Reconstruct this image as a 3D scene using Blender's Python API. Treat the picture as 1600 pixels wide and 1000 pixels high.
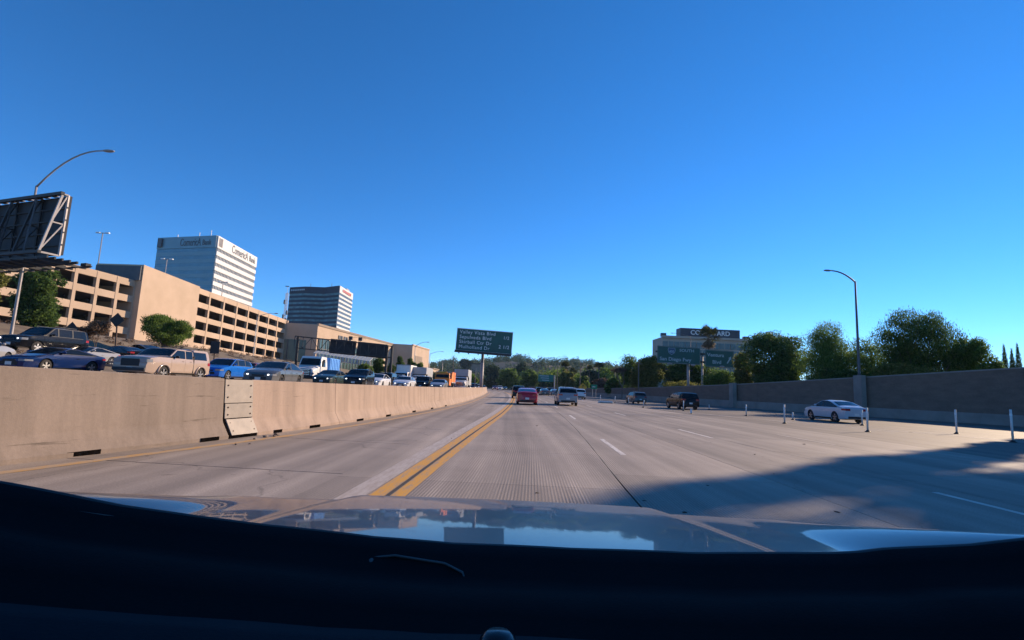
import bpy, bmesh, math, random
import numpy as np
from mathutils import Vector, Matrix, Quaternion

random.seed(7)
SC = bpy.context.scene
COL = SC.collection
for o in list(bpy.data.objects): bpy.data.objects.remove(o)

# ------------------------------------------------------------------ camera
CAM_H, FPX = 1.45, 800.0
PITCH, ROLL = math.atan(105 / 800.0), math.radians(2.5)
fw = Vector((0, math.cos(PITCH), math.sin(PITCH)))
r0 = Vector((1, 0, 0)); u0 = r0.cross(fw)
rt = (r0 * math.cos(ROLL) + u0 * math.sin(ROLL)).normalized()
up = (u0 * math.cos(ROLL) - r0 * math.sin(ROLL)).normalized()
CAM = Vector((0, 0, CAM_H))
cd = bpy.data.cameras.new('camera'); cam = bpy.data.objects.new('camera', cd); COL.objects.link(cam)
cd.sensor_width = 36; cd.lens = 18.0; cd.clip_start = 0.05; cd.clip_end = 6000
M = Matrix((rt, up, -fw)).transposed().to_4x4(); M.translation = CAM
cam.matrix_world = M
SC.camera = cam

# ------------------------------------------------------------------ sky, sun, exposure
SUN_EL, SUN_AZ = math.radians(20.5), math.radians(54)      # azimuth clockwise from the direction of travel
SUNV = Vector((math.sin(SUN_AZ) * math.cos(SUN_EL), math.cos(SUN_AZ) * math.cos(SUN_EL), math.sin(SUN_EL)))
w = bpy.data.worlds.new('World'); SC.world = w; w.use_nodes = True
nt = w.node_tree; nt.nodes.clear()
sky = nt.nodes.new('ShaderNodeTexSky'); sky.sky_type = 'NISHITA'; sky.sun_disc = False
sky.sun_elevation = SUN_EL; sky.sun_rotation = SUN_AZ
sky.altitude = 300; sky.air_density = 0.66; sky.dust_density = 0.0; sky.ozone_density = 5.0
hs = nt.nodes.new('ShaderNodeHueSaturation'); hs.inputs['Saturation'].default_value = 1.175
bg = nt.nodes.new('ShaderNodeBackground'); bg.inputs['Strength'].default_value = 0.15
wo = nt.nodes.new('ShaderNodeOutputWorld')
nt.links.new(sky.outputs[0], hs.inputs['Color']); nt.links.new(hs.outputs[0], bg.inputs[0]); nt.links.new(bg.outputs[0], wo.inputs[0])
ld = bpy.data.lights.new('sun', 'SUN'); ld.energy = 5.0; ld.angle = math.radians(0.53); ld.color = (1.0, 0.76, 0.53)
sun = bpy.data.objects.new('sun', ld); COL.objects.link(sun)
sun.rotation_mode = 'QUATERNION'; sun.rotation_quaternion = SUNV.to_track_quat('Z', 'Y'); sun.location = (60, 40, 40)
vs = SC.view_settings; vs.view_transform = 'Standard'; vs.look = 'None'; vs.exposure = 0.6; vs.gamma = 1.0; vs.use_curve_mapping = False
SC.render.engine = 'CYCLES'
SC.cycles.max_bounces = 6; SC.cycles.diffuse_bounces = 3; SC.cycles.glossy_bounces = 3; SC.cycles.transparent_max_bounces = 6
SC.cycles.caustics_reflective = False; SC.cycles.caustics_refractive = False

# ------------------------------------------------------------------ survey helper: the point at forward distance Y seen in direction (px, py)
def at(px, py, Y):
    d = fw * FPX + rt * (px - 800) + up * (500 - py)
    return CAM + d * (Y / d.y)

# ------------------------------------------------------------------ materials
MATS = {}
def N(nt, t, **kw):
    n = nt.nodes.new(t)
    for k, v in kw.items():
        if k in n.inputs: n.inputs[k].default_value = v
        else: setattr(n, k, v)
    return n
def rgba(c): return (c[0], c[1], c[2], 1)
def mat(name, col, rough=0.6, metal=0.0, var=0.15, scale=3.0, bump=0.0, bscale=40.0, coat=0.0, spec=0.5, emit=None, alt=None, stretch=(1, 1, 1), island=0.0, fine=0.0, finescale=60.):
    """Principled with noise colour variation (alt = second colour), optional bump."""
    if name in MATS: return MATS[name]
    m = bpy.data.materials.new(name); m.use_nodes = True; nt = m.node_tree
    b = nt.nodes['Principled BSDF']
    b.inputs['Roughness'].default_value = rough; b.inputs['Metallic'].default_value = metal
    b.inputs['Coat Weight'].default_value = coat; b.inputs['Coat Roughness'].default_value = 0.03
    b.inputs['Specular IOR Level'].default_value = spec
    tc = N(nt, 'ShaderNodeTexCoord'); mp = N(nt, 'ShaderNodeMapping'); mp.inputs['Scale'].default_value = stretch
    nt.links.new(tc.outputs['Object'], mp.inputs[0])
    last = None
    if var > 0 or alt:
        nz = N(nt, 'ShaderNodeTexNoise', Scale=scale, Detail=6.0, Roughness=0.6); nt.links.new(mp.outputs[0], nz.inputs['Vector'])
        cr = N(nt, 'ShaderNodeValToRGB'); nt.links.new(nz.outputs[0], cr.inputs[0])
        c2 = alt if alt else tuple(min(1, c * (1 + var)) for c in col)
        c1 = col if alt else tuple(c * (1 - var) for c in col)
        cr.color_ramp.elements[0].position = 0.32; cr.color_ramp.elements[1].position = 0.68
        cr.color_ramp.elements[0].color = rgba(c1); cr.color_ramp.elements[1].color = rgba(c2)
        last = cr.outputs[0]
    else:
        rg = N(nt, 'ShaderNodeRGB'); rg.outputs[0].default_value = rgba(col); last = rg.outputs[0]
    if fine > 0:
        nf = N(nt, 'ShaderNodeTexNoise', Scale=finescale, Detail=2.0); nt.links.new(tc.outputs['Object'], nf.inputs['Vector'])
        mr = N(nt, 'ShaderNodeMapRange'); mr.inputs[1].default_value = .3; mr.inputs[2].default_value = .7; mr.inputs[3].default_value = 1 - fine; mr.inputs[4].default_value = 1 + fine
        nt.links.new(nf.outputs[0], mr.inputs[0])
        mx = N(nt, 'ShaderNodeMix', data_type='RGBA', blend_type='MULTIPLY'); mx.inputs[0].default_value = 1
        nt.links.new(last, mx.inputs[6]); nt.links.new(mr.outputs[0], mx.inputs[7]); last = mx.outputs[2]
    if island > 0:
        ge = N(nt, 'ShaderNodeNewGeometry'); mr = N(nt, 'ShaderNodeMapRange'); mr.inputs[3].default_value = 1 - island; mr.inputs[4].default_value = 1 + island
        nt.links.new(ge.outputs['Random Per Island'], mr.inputs[0])
        mx = N(nt, 'ShaderNodeMix', data_type='RGBA', blend_type='MULTIPLY'); mx.inputs[0].default_value = 1
        nt.links.new(last, mx.inputs[6]); nt.links.new(mr.outputs[0], mx.inputs[7]); last = mx.outputs[2]
    nt.links.new(last, b.inputs['Base Color'])
    if bump > 0:
        nb = N(nt, 'ShaderNodeTexNoise', Scale=bscale, Detail=4.0); nt.links.new(tc.outputs['Object'], nb.inputs['Vector'])
        bp = N(nt, 'ShaderNodeBump', Strength=bump, Distance=0.02); nt.links.new(nb.outputs[0], bp.inputs['Height']); nt.links.new(bp.outputs[0], b.inputs['Normal'])
    if emit:
        b.inputs['Emission Color'].default_value = rgba(emit[0]); b.inputs['Emission Strength'].default_value = emit[1]
    MATS[name] = m
    return m

def road_mat(name, c1, c2, groove=0.0, paths=True, crack=0.0):
    """weathered pavement in world coordinates: big stains, traffic polish along y, aggregate speckle, optional saw-cut grooves along y"""
    m = bpy.data.materials.new(name); m.use_nodes = True; nt = m.node_tree; b = nt.nodes['Principled BSDF']
    b.inputs['Roughness'].default_value = 0.75; b.inputs['Specular IOR Level'].default_value = 0.35
    ge = N(nt, 'ShaderNodeNewGeometry'); pos = ge.outputs['Position']
    mp = N(nt, 'ShaderNodeMapping'); mp.inputs['Scale'].default_value = (1.1, 0.12, 1); nt.links.new(pos, mp.inputs[0])
    n1 = N(nt, 'ShaderNodeTexNoise', Scale=1.0, Detail=6.0, Roughness=0.65); nt.links.new(mp.outputs[0], n1.inputs['Vector'])
    n2 = N(nt, 'ShaderNodeTexNoise', Scale=0.35, Detail=5.0, Roughness=0.6); nt.links.new(pos, n2.inputs['Vector'])
    n3 = N(nt, 'ShaderNodeTexNoise', Scale=45.0, Detail=3.0, Roughness=0.7); nt.links.new(pos, n3.inputs['Vector'])
    ad = N(nt, 'ShaderNodeMath', operation='ADD'); nt.links.new(n1.outputs[0], ad.inputs[0]); nt.links.new(n2.outputs[0], ad.inputs[1])
    hf = N(nt, 'ShaderNodeMath', operation='MULTIPLY'); hf.inputs[1].default_value = 0.5; nt.links.new(ad.outputs[0], hf.inputs[0])
    cr = N(nt, 'ShaderNodeValToRGB'); cr.color_ramp.elements[0].position = 0.36; cr.color_ramp.elements[1].position = 0.64
    cr.color_ramp.elements[0].color = rgba(c1); cr.color_ramp.elements[1].color = rgba(c2); nt.links.new(hf.outputs[0], cr.inputs[0])
    mr = N(nt, 'ShaderNodeMapRange'); mr.inputs[1].default_value = .3; mr.inputs[2].default_value = .7; mr.inputs[3].default_value = .72; mr.inputs[4].default_value = 1.25
    nt.links.new(n3.outputs[0], mr.inputs[0])
    mx = N(nt, 'ShaderNodeMix', data_type='RGBA', blend_type='MULTIPLY'); mx.inputs[0].default_value = 1
    nt.links.new(cr.outputs[0], mx.inputs[6]); nt.links.new(mr.outputs[0], mx.inputs[7]); col = mx.outputs[2]
    # tyre tracks: long streaks along the lanes
    mt_ = N(nt, 'ShaderNodeMapping'); mt_.inputs['Scale'].default_value = (1.25, .010, 1); mt_.inputs['Rotation'].default_value = (0, 0, .03); nt.links.new(pos, mt_.inputs[0])
    n4 = N(nt, 'ShaderNodeTexNoise', Scale=1.0, Detail=3.0, Roughness=.55); nt.links.new(mt_.outputs[0], n4.inputs['Vector'])
    mk = N(nt, 'ShaderNodeMapRange'); mk.inputs[1].default_value = .35; mk.inputs[2].default_value = .65; mk.inputs[3].default_value = .72; mk.inputs[4].default_value = 1.18; nt.links.new(n4.outputs[0], mk.inputs[0])
    mxk = N(nt, 'ShaderNodeMix', data_type='RGBA', blend_type='MULTIPLY'); mxk.inputs[0].default_value = 1
    nt.links.new(col, mxk.inputs[6]); nt.links.new(mk.outputs[0], mxk.inputs[7]); col = mxk.outputs[2]
    # each slab a little different
    oi = N(nt, 'ShaderNodeObjectInfo'); m2 = N(nt, 'ShaderNodeMapRange'); m2.inputs[3].default_value = .87; m2.inputs[4].default_value = 1.10
    nt.links.new(oi.outputs['Random'], m2.inputs[0])
    mx2 = N(nt, 'ShaderNodeMix', data_type='RGBA', blend_type='MULTIPLY'); mx2.inputs[0].default_value = 1
    nt.links.new(col, mx2.inputs[6]); nt.links.new(m2.outputs[0], mx2.inputs[7]); col = mx2.outputs[2]
    # dark spots: gum, oil, patches
    vo = N(nt, 'ShaderNodeTexNoise', Scale=2.6, Detail=3.0, Roughness=.5); nt.links.new(pos, vo.inputs['Vector'])
    c3 = N(nt, 'ShaderNodeValToRGB'); c3.color_ramp.elements[0].position = .70; c3.color_ramp.elements[1].position = .78
    c3.color_ramp.elements[0].color = (1, 1, 1, 1); c3.color_ramp.elements[1].color = (.62, .6, .6, 1); nt.links.new(vo.outputs[0], c3.inputs[0])
    mx3 = N(nt, 'ShaderNodeMix', data_type='RGBA', blend_type='MULTIPLY'); mx3.inputs[0].default_value = 1
    nt.links.new(col, mx3.inputs[6]); nt.links.new(c3.outputs[0], mx3.inputs[7]); col = mx3.outputs[2]
    if crack > 0:
        vc = N(nt, 'ShaderNodeTexVoronoi', feature='DISTANCE_TO_EDGE', Scale=0.28); 
        nw = N(nt, 'ShaderNodeTexNoise', Scale=0.9, Detail=6.0); nt.links.new(pos, nw.inputs['Vector'])
        va = N(nt, 'ShaderNodeVectorMath', operation='MULTIPLY_ADD'); va.inputs[1].default_value = (1.6, 1.6, 0)
        nt.links.new(nw.outputs['Color'], va.inputs[0]); nt.links.new(pos, va.inputs[2]); nt.links.new(va.outputs[0], vc.inputs['Vector'])
        c4 = N(nt, 'ShaderNodeValToRGB'); c4.color_ramp.elements[0].position = 0.0; c4.color_ramp.elements[1].position = .006
        c4.color_ramp.elements[0].color = (1 - crack,) * 3 + (1,); c4.color_ramp.elements[1].color = (1, 1, 1, 1); nt.links.new(vc.outputs[0], c4.inputs[0])
        mx4 = N(nt, 'ShaderNodeMix', data_type='RGBA', blend_type='MULTIPLY'); mx4.inputs[0].default_value = 1
        nt.links.new(col, mx4.inputs[6]); nt.links.new(c4.outputs[0], mx4.inputs[7]); col = mx4.outputs[2]
    nb = N(nt, 'ShaderNodeTexNoise', Scale=70.0, Detail=3.0); nt.links.new(pos, nb.inputs['Vector'])
    height = nb.outputs[0]
    bp = N(nt, 'ShaderNodeBump', Strength=0.5, Distance=0.006)
    if groove > 0:
        sx = N(nt, 'ShaderNodeSeparateXYZ'); nt.links.new(pos, sx.inputs[0])
        mm = N(nt, 'ShaderNodeMath', operation='MULTIPLY_ADD'); mm.inputs[1].default_value = -0.045; nt.links.new(sx.outputs[1], mm.inputs[0]); nt.links.new(sx.outputs[0], mm.inputs[2])
        fr = N(nt, 'ShaderNodeMath', operation='MULTIPLY'); fr.inputs[1].default_value = 2 * math.pi / 0.046; nt.links.new(mm.outputs[0], fr.inputs[0])
        sn = N(nt, 'ShaderNodeMath', operation='SINE'); nt.links.new(fr.outputs[0], sn.inputs[0])
        # worn away in places
        wn = N(nt, 'ShaderNodeMapRange'); wn.inputs[1].default_value = .38; wn.inputs[2].default_value = .6; nt.links.new(n1.outputs[0], wn.inputs[0])
        gm = N(nt, 'ShaderNodeMath', operation='MULTIPLY'); nt.links.new(sn.outputs[0], gm.inputs[0]); nt.links.new(wn.outputs[0], gm.inputs[1])
        gr = N(nt, 'ShaderNodeMapRange'); gr.inputs[1].default_value = -1; gr.inputs[2].default_value = 1; gr.inputs[3].default_value = 1 - groove; gr.inputs[4].default_value = 1 + groove * .6
        nt.links.new(gm.outputs[0], gr.inputs[0])
        mx5 = N(nt, 'ShaderNodeMix', data_type='RGBA', blend_type='MULTIPLY'); mx5.inputs[0].default_value = 1
        nt.links.new(col, mx5.inputs[6]); nt.links.new(gr.outputs[0], mx5.inputs[7]); col = mx5.outputs[2]
        s2 = N(nt, 'ShaderNodeMath', operation='MULTIPLY_ADD'); s2.inputs[1].default_value = .5; nt.links.new(gm.outputs[0], s2.inputs[0]); nt.links.new(height, s2.inputs[2]); height = s2.outputs[0]
    nt.links.new(height, bp.inputs['Height']); nt.links.new(bp.outputs[0], b.inputs['Normal'])
    nt.links.new(col, b.inputs['Base Color'])
    MATS[name] = m
    return m

def barrier_mat(name, c1, c2, scuff=.5):
    m = bpy.data.materials.new(name); m.use_nodes = True; nt = m.node_tree; b = nt.nodes['Principled BSDF']; b.inputs['Roughness'].default_value = .85; b.inputs['Specular IOR Level'].default_value = .3
    ge = N(nt, 'ShaderNodeNewGeometry'); pos = ge.outputs['Position']
    def noise(sc, scale, det, rough=.6, lo=.35, hi=.65, a=0., z=1.):
        mp = N(nt, 'ShaderNodeMapping'); mp.inputs['Scale'].default_value = sc; nt.links.new(pos, mp.inputs[0])
        n = N(nt, 'ShaderNodeTexNoise', Scale=scale, Detail=det, Roughness=rough); nt.links.new(mp.outputs[0], n.inputs['Vector'])
        r = N(nt, 'ShaderNodeMapRange'); r.inputs[1].default_value = lo; r.inputs[2].default_value = hi; r.inputs[3].default_value = a; r.inputs[4].default_value = z; nt.links.new(n.outputs[0], r.inputs[0]); return r.outputs[0]
    mix = N(nt, 'ShaderNodeMix', data_type='RGBA'); mix.inputs[6].default_value = rgba(c1); mix.inputs[7].default_value = rgba(c2); nt.links.new(noise((.5, .35, .5), 1.0, 4.0), mix.inputs[0]); col = mix.outputs[2]
    for f in (noise((1.6, 1.6, .12), 1.6, 5.0, .6, .40, .70, 1.0, .73), noise((1, 1, 1), 22.0, 3.0, .6, .3, .7, .94, 1.06), noise((.6, .45, 7.0), 1.4, 4.0, .7, .63, .72, 1.0, 1 - scuff), noise((2.2, 2.0, 2.0), 1.5, 6.0, .75, .68, .74, 1.0, .72)):
        mx = N(nt, 'ShaderNodeMix', data_type='RGBA', blend_type='MULTIPLY'); mx.inputs[0].default_value = 1; nt.links.new(col, mx.inputs[6]); nt.links.new(f, mx.inputs[7]); col = mx.outputs[2]
    nt.links.new(col, b.inputs['Base Color'])
    nb = N(nt, 'ShaderNodeTexNoise', Scale=50.0, Detail=4.0); nt.links.new(pos, nb.inputs['Vector']); bp = N(nt, 'ShaderNodeBump', Strength=.3, Distance=.01); nt.links.new(nb.outputs[0], bp.inputs['Height']); nt.links.new(bp.outputs[0], b.inputs['Normal'])
    MATS[name] = m
    return m

def paint_line_mat(name, col, wear=.35, under=(.27, .24, .22)):
    m = bpy.data.materials.new(name); m.use_nodes = True; nt = m.node_tree; b = nt.nodes['Principled BSDF']; b.inputs['Roughness'].default_value = .65
    ge = N(nt, 'ShaderNodeNewGeometry'); mp = N(nt, 'ShaderNodeMapping'); mp.inputs['Scale'].default_value = (9, 1.2, 1); nt.links.new(ge.outputs['Position'], mp.inputs[0])
    n1 = N(nt, 'ShaderNodeTexNoise', Scale=1.5, Detail=8.0, Roughness=.75); nt.links.new(mp.outputs[0], n1.inputs['Vector'])
    cr = N(nt, 'ShaderNodeValToRGB'); cr.color_ramp.elements[0].position = wear; cr.color_ramp.elements[1].position = wear + .16
    cr.color_ramp.elements[0].color = rgba(under); cr.color_ramp.elements[1].color = rgba(col); nt.links.new(n1.outputs[0], cr.inputs[0])
    nt.links.new(cr.outputs[0], b.inputs['Base Color']); MATS[name] = m
    return m

def leaf_mat(name, c1, c2, trans=.35):
    m = bpy.data.materials.new(name); m.use_nodes = True; nt = m.node_tree; nt.nodes.remove(nt.nodes['Principled BSDF'])
    ge = N(nt, 'ShaderNodeNewGeometry'); cr = N(nt, 'ShaderNodeValToRGB'); cr.color_ramp.elements[0].color = rgba(c1); cr.color_ramp.elements[1].color = rgba(c2)
    nt.links.new(ge.outputs['Random Per Island'], cr.inputs[0])
    d = N(nt, 'ShaderNodeBsdfPrincipled', Roughness=.6); d.inputs['Specular IOR Level'].default_value = .15
    t = N(nt, 'ShaderNodeBsdfTranslucent'); mx = N(nt, 'ShaderNodeMixShader'); mx.inputs[0].default_value = trans
    nt.links.new(cr.outputs[0], d.inputs['Base Color']); nt.links.new(cr.outputs[0], t.inputs[0])
    nt.links.new(d.outputs[0], mx.inputs[1]); nt.links.new(t.outputs[0], mx.inputs[2]); nt.links.new(mx.outputs[0], nt.nodes['Material Output'].inputs[0])
    MATS[name] = m
    return m

def car_paint(name, col, metal=0.0, rough=.13):
    return mat(name, col, rough=rough, metal=metal, var=.04, scale=2, coat=.0, spec=.42)

road_mat('concrete_road', (.222, .186, .152), (.318, .263, .213), crack=.3)
road_mat('concrete_grooved', (.270, .225, .182), (.395, .325, .262), groove=.27)
road_mat('concrete_far', (.255, .212, .175), (.350, .290, .238))
road_mat('concrete_shoulder', (.268, .223, .182), (.372, .308, .25), crack=.35)
road_mat('asphalt', (.115, .095, .078), (.175, .145, .118), crack=.2)
mat('joint_filler', (.045, .04, .038), .9, var=.3, scale=8)
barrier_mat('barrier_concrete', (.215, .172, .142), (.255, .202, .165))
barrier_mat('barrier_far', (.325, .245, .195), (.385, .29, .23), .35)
mat('steel_plate', (.19, .17, .155), .6, metal=.2, alt=(.26, .23, .205), scale=3, bump=.1)
mat('dark_hole', (.006, .005, .005), 1.0, var=.5, scale=15, spec=0.0)
mat('rust', (.10, .06, .04), .8, var=.4, scale=20)
mat('tan_stucco', (.44, .325, .225), .9, alt=(.52, .385, .275), scale=.25, bump=.1, bscale=8)
mat('tan_dark', (.24, .185, .14), .9, alt=(.30, .235, .175), scale=.3)
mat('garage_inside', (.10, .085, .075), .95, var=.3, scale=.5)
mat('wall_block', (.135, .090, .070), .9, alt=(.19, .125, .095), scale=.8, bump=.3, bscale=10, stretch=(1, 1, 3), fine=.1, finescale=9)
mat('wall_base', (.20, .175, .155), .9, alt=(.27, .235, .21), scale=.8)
mat('ground_dirt', (.13, .095, .065), .95, alt=(.21, .165, .105), scale=.25, bump=.5, bscale=2, fine=.2, finescale=3)
mat('hill_ground', (.07, .075, .045), .95, alt=(.15, .13, .08), scale=.02)
mat('galv', (.36, .36, .36), .5, metal=.6, var=.1)
mat('galv_dark', (.10, .105, .11), .6, metal=.3, var=.15)
mat('dark_steel', (.035, .037, .04), .7, metal=.2, var=.2)
mat('steel_grey', (.30, .28, .275), .6, metal=.3, var=.15)
mat('sign_green', (.004, .075, .062), .45, var=.12, scale=.8)
mat('sign_far_green', (.006, .14, .11), .5, var=.1)
mat('sign_white', (.72, .74, .74), .5, var=.05)
mat('sign_back', (.028, .03, .036), .7, metal=.3, var=.25, scale=1)
mat('sign_yellow', (.75, .36, .02), .5, var=.1)
mat('black', (.008, .008, .009), .6, var=.1)
mat('rubber', (.018, .017, .017), .85, var=.2)
mat('rim', (.42, .42, .43), .35, metal=.8, var=.05)
mat('rim_dark', (.06, .06, .065), .4, metal=.6, var=.05)
mat('chrome', (.6, .6, .6), .2, metal=1, var=.02)
mat('car_glass', (.006, .008, .010), .08, var=.0, spec=.35)
mat('lamp_clear', (.24, .25, .27), .12, var=.05, coat=.5)
mat('lamp_on', (.8, .8, .8), .2, var=0, emit=((1, .97, .9), 3.0))
mat('lamp_red', (.32, .012, .015), .25, var=.05, coat=.6)
mat('plate', (.6, .6, .58), .5, var=.03)
mat('white_post', (.62, .60, .57), .6, var=.12, scale=9)
mat('tower_white', (.64, .62, .59), .7, var=.05, scale=.08)
mat('tower_shade', (.17, .235, .27), .6, var=.06, scale=.08)
mat('tower_glass', (.085, .105, .115), .3, var=.2, scale=.25, spec=.4)
mat('tower_glass_teal', (.03, .10, .115), .15, var=.3, scale=.3, spec=.6)
mat('tower_dark', (.012, .035, .055), .3, var=.2, scale=.2)
mat('bark', (.11, .08, .06), .95, var=.35, scale=6, bump=.5, bscale=12)
mat('bark_grey', (.13, .11, .095), .95, var=.3, scale=6, bump=.5, bscale=12)
leaf_mat('leaf_dark', (.034, .075, .017), (.135, .215, .05), .55)
leaf_mat('leaf_mid', (.058, .12, .022), (.20, .29, .06), .55)
leaf_mat('leaf_light', (.06, .11, .02), (.15, .21, .055))
leaf_mat('leaf_olive', (.09, .115, .025), (.24, .235, .065), .55)
leaf_mat('leaf_dry', (.09, .06, .04), (.19, .125, .085))
leaf_mat('leaf_blue', (.030, .060, .035), (.085, .13, .065), .4)
leaf_mat('leaf_palm', (.035, .05, .018), (.10, .11, .045))
leaf_mat('leaf_palm_dry', (.12, .09, .055), (.22, .17, .11))
paint_line_mat('line_yellow', (.66, .32, .025), .36, (.36, .27, .19))
paint_line_mat('line_yellow_worn', (.55, .29, .06), .44, (.40, .31, .22))
paint_line_mat('line_white', (.66, .60, .52), .36, (.40, .32, .25))
paint_line_mat('line_white_worn', (.50, .43, .36), .42, (.40, .32, .25))

# ------------------------------------------------------------------ mesh builder
class MB:
    def __init__(s): s.v = []; s.f = []; s.m = []
    def add(s, vs, fs, mi=0):
        b = len(s.v); s.v += [tuple(v) for v in vs]; s.f += [tuple(i + b for i in f) for f in fs]; s.m += [mi] * len(fs); return s
    def box(s, c, d, rz=0.0, mi=0, R=None, taper=1.0):
        hx, hy, hz = d[0] / 2, d[1] / 2, d[2] / 2
        R = R or Matrix.Rotation(rz, 3, 'Z'); c = Vector(c)
        vs = [c + R @ Vector((x * hx * (taper if z > 0 else 1), y * hy * (taper if z > 0 else 1), z * hz)) for z in (-1, 1) for y in (-1, 1) for x in (-1, 1)]
        return s.add(vs, [(0, 2, 3, 1), (4, 5, 7, 6), (0, 1, 5, 4), (2, 6, 7, 3), (0, 4, 6, 2), (1, 3, 7, 5)], mi)
    def bar(s, a, b, t, mi=0, t2=None):
        a = Vector(a); b = Vector(b); d = b - a; L = d.length
        q = d.to_track_quat('Z', 'Y').to_matrix()
        return s.box((a + b) / 2, (t, t2 or t, L), R=q, mi=mi)
    def tube(s, pts, r, n=8, mi=0, cap=True):
        pts = [Vector(p) for p in pts]; rs = r if isinstance(r, (list, tuple)) else [r] * len(pts)
        b = len(s.v); q = None
        for i, p in enumerate(pts):
            d = (pts[min(i + 1, len(pts) - 1)] - pts[max(i - 1, 0)])
            if d.length < 1e-6: d = Vector((0, 0, 1))
            q = d.to_track_quat('Z', 'Y').to_matrix() if q is None else (q.to_quaternion() if False else d.to_track_quat('Z', 'Y').to_matrix())
            for k in range(n):
                a = 2 * math.pi * k / n; s.v.append(tuple(p + q @ Vector((math.cos(a) * rs[i], math.sin(a) * rs[i], 0))))
        for i in range(len(pts) - 1):
            for k in range(n):
                k2 = (k + 1) % n; s.f.append((b + i * n + k, b + i * n + k2, b + (i + 1) * n + k2, b + (i + 1) * n + k)); s.m.append(mi)
        if cap:
            s.f.append(tuple(b + k for k in reversed(range(n)))); s.f.append(tuple(b + (len(pts) - 1) * n + k for k in range(n))); s.m += [mi, mi]
        return s
    def ell(s, c, r, nu=10, nv=6, mi=0, R=None):
        c = Vector(c); vs = []; fs = []
        for j in range(nv + 1):
            t = math.pi * j / nv
            for i in range(nu):
                a = 2 * math.pi * i / nu; p = Vector((r[0] * math.sin(t) * math.cos(a), r[1] * math.sin(t) * math.sin(a), -r[2] * math.cos(t)))
                vs.append(c + (R @ p if R else p))
        for j in range(nv):
            for i in range(nu): fs.append((j * nu + i, j * nu + (i + 1) % nu, (j + 1) * nu + (i + 1) % nu, (j + 1) * nu + i))
        return s.add(vs, fs, mi)
    def prism(s, poly, z0, z1, mi=0):
        n = len(poly); vs = [(p[0], p[1], z0) for p in poly] + [(p[0], p[1], z1) for p in poly]
        fs = [tuple(reversed(range(n))), tuple(range(n, 2 * n))] + [(i, (i + 1) % n, n + (i + 1) % n, n + i) for i in range(n)]
        return s.add(vs, fs, mi)
    def grid(s, rows, mi=0, flip=False):
        n = len(rows[0]); vs = [p for r in rows for p in r]; fs = []
        for j in range(len(rows) - 1):
            for i in range(n - 1):
                f = (j * n + i, j * n + i + 1, (j + 1) * n + i + 1, (j + 1) * n + i); fs.append(tuple(reversed(f)) if flip else f)
        return s.add(vs, fs, mi)
    def lathe(s, prof, c=(0, 0, 0), axis='Z', n=16, mi=0):
        vs = []; fs = []; c = Vector(c)
        for (r, h) in prof:
            for k in range(n):
                a = 2 * math.pi * k / n; x, y = r * math.cos(a), r * math.sin(a)
                vs.append(c + (Vector((x, y, h)) if axis == 'Z' else Vector((h, x, y))))
        for j in range(len(prof) - 1):
            for k in range(n): fs.append((j * n + k, j * n + (k + 1) % n, (j + 1) * n + (k + 1) % n, (j + 1) * n + k))
        return s.add(vs, fs, mi)
    def mesh(s, name, mats, smooth=False, angle=None):
        me = bpy.data.meshes.new(name); me.from_pydata(s.v, [], s.f)
        for m in mats: me.materials.append(MATS[m] if isinstance(m, str) else m)
        if len(mats) > 1: me.polygons.foreach_set('material_index', s.m)
        me.update()
        if smooth or angle:
            me.polygons.foreach_set('use_smooth', [True] * len(me.polygons))
            if angle: me.set_sharp_from_angle(angle=math.radians(angle))
        return me
    def build(s, name, mats, parent=None, smooth=False, angle=None, bevel=0.0, **tags):
        if isinstance(mats, str) or not isinstance(mats, (list, tuple)): mats = [mats]
        return link(name, s.mesh(name, mats, smooth, angle), parent, bevel=bevel, **tags)
def link(name, me, parent=None, loc=None, bevel=0.0, **tags):
    o = bpy.data.objects.new(name, me); COL.objects.link(o); o.parent = parent
    if loc is not None: o.location = loc
    if bevel > 0:
        b = o.modifiers.new('bevel', 'BEVEL'); b.width = bevel; b.segments = 2; b.limit_method = 'ANGLE'; b.angle_limit = math.radians(40)
    for k, v in tags.items(): o[k] = v
    return o
def thing(name, label, cat, loc=(0, 0, 0), rz=0.0, group=None):
    o = bpy.data.objects.new(name, None); COL.objects.link(o); o.location = loc; o.rotation_euler = (0, 0, rz); o.empty_display_size = .3
    o['label'] = label; o['category'] = cat
    if group: o['group'] = group
    return o
def struct(o): o['kind'] = 'structure'; return o
def copy_tree(o, parent=None):
    c = o.copy(); COL.objects.link(c); c.parent = parent
    for ch in o.children: copy_tree(ch, c)
    return c
def text(body, size, m, parent, loc, rot, name='lettering', align='LEFT', sx=1.0, thick=.01, bold=.0, spc=1.0, fit=None):
    cu = bpy.data.curves.new('t', 'FONT'); cu.body = body; cu.size = size; cu.align_x = align; cu.extrude = thick; cu.resolution_u = 3; cu.offset = bold; cu.space_character = spc
    o = bpy.data.objects.new('t', cu); COL.objects.link(o)
    dg = bpy.context.evaluated_depsgraph_get(); me = bpy.data.meshes.new_from_object(o.evaluated_get(dg))
    bpy.data.objects.remove(o); bpy.data.curves.remove(cu)
    me.materials.clear(); me.materials.append(MATS[m])
    xs_ = [v.co.x for v in me.vertices]; sx = fit / (max(xs_) - min(xs_)) if fit else sx
    t = link(name, me, parent); t.location = loc; t.rotation_euler = rot; t.scale = (sx, 1, 1)
    return t
def sm(a, b, x):
    t = max(0., min(1., (x - a) / (b - a))); return t * t * (3 - 2 * t)
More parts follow.
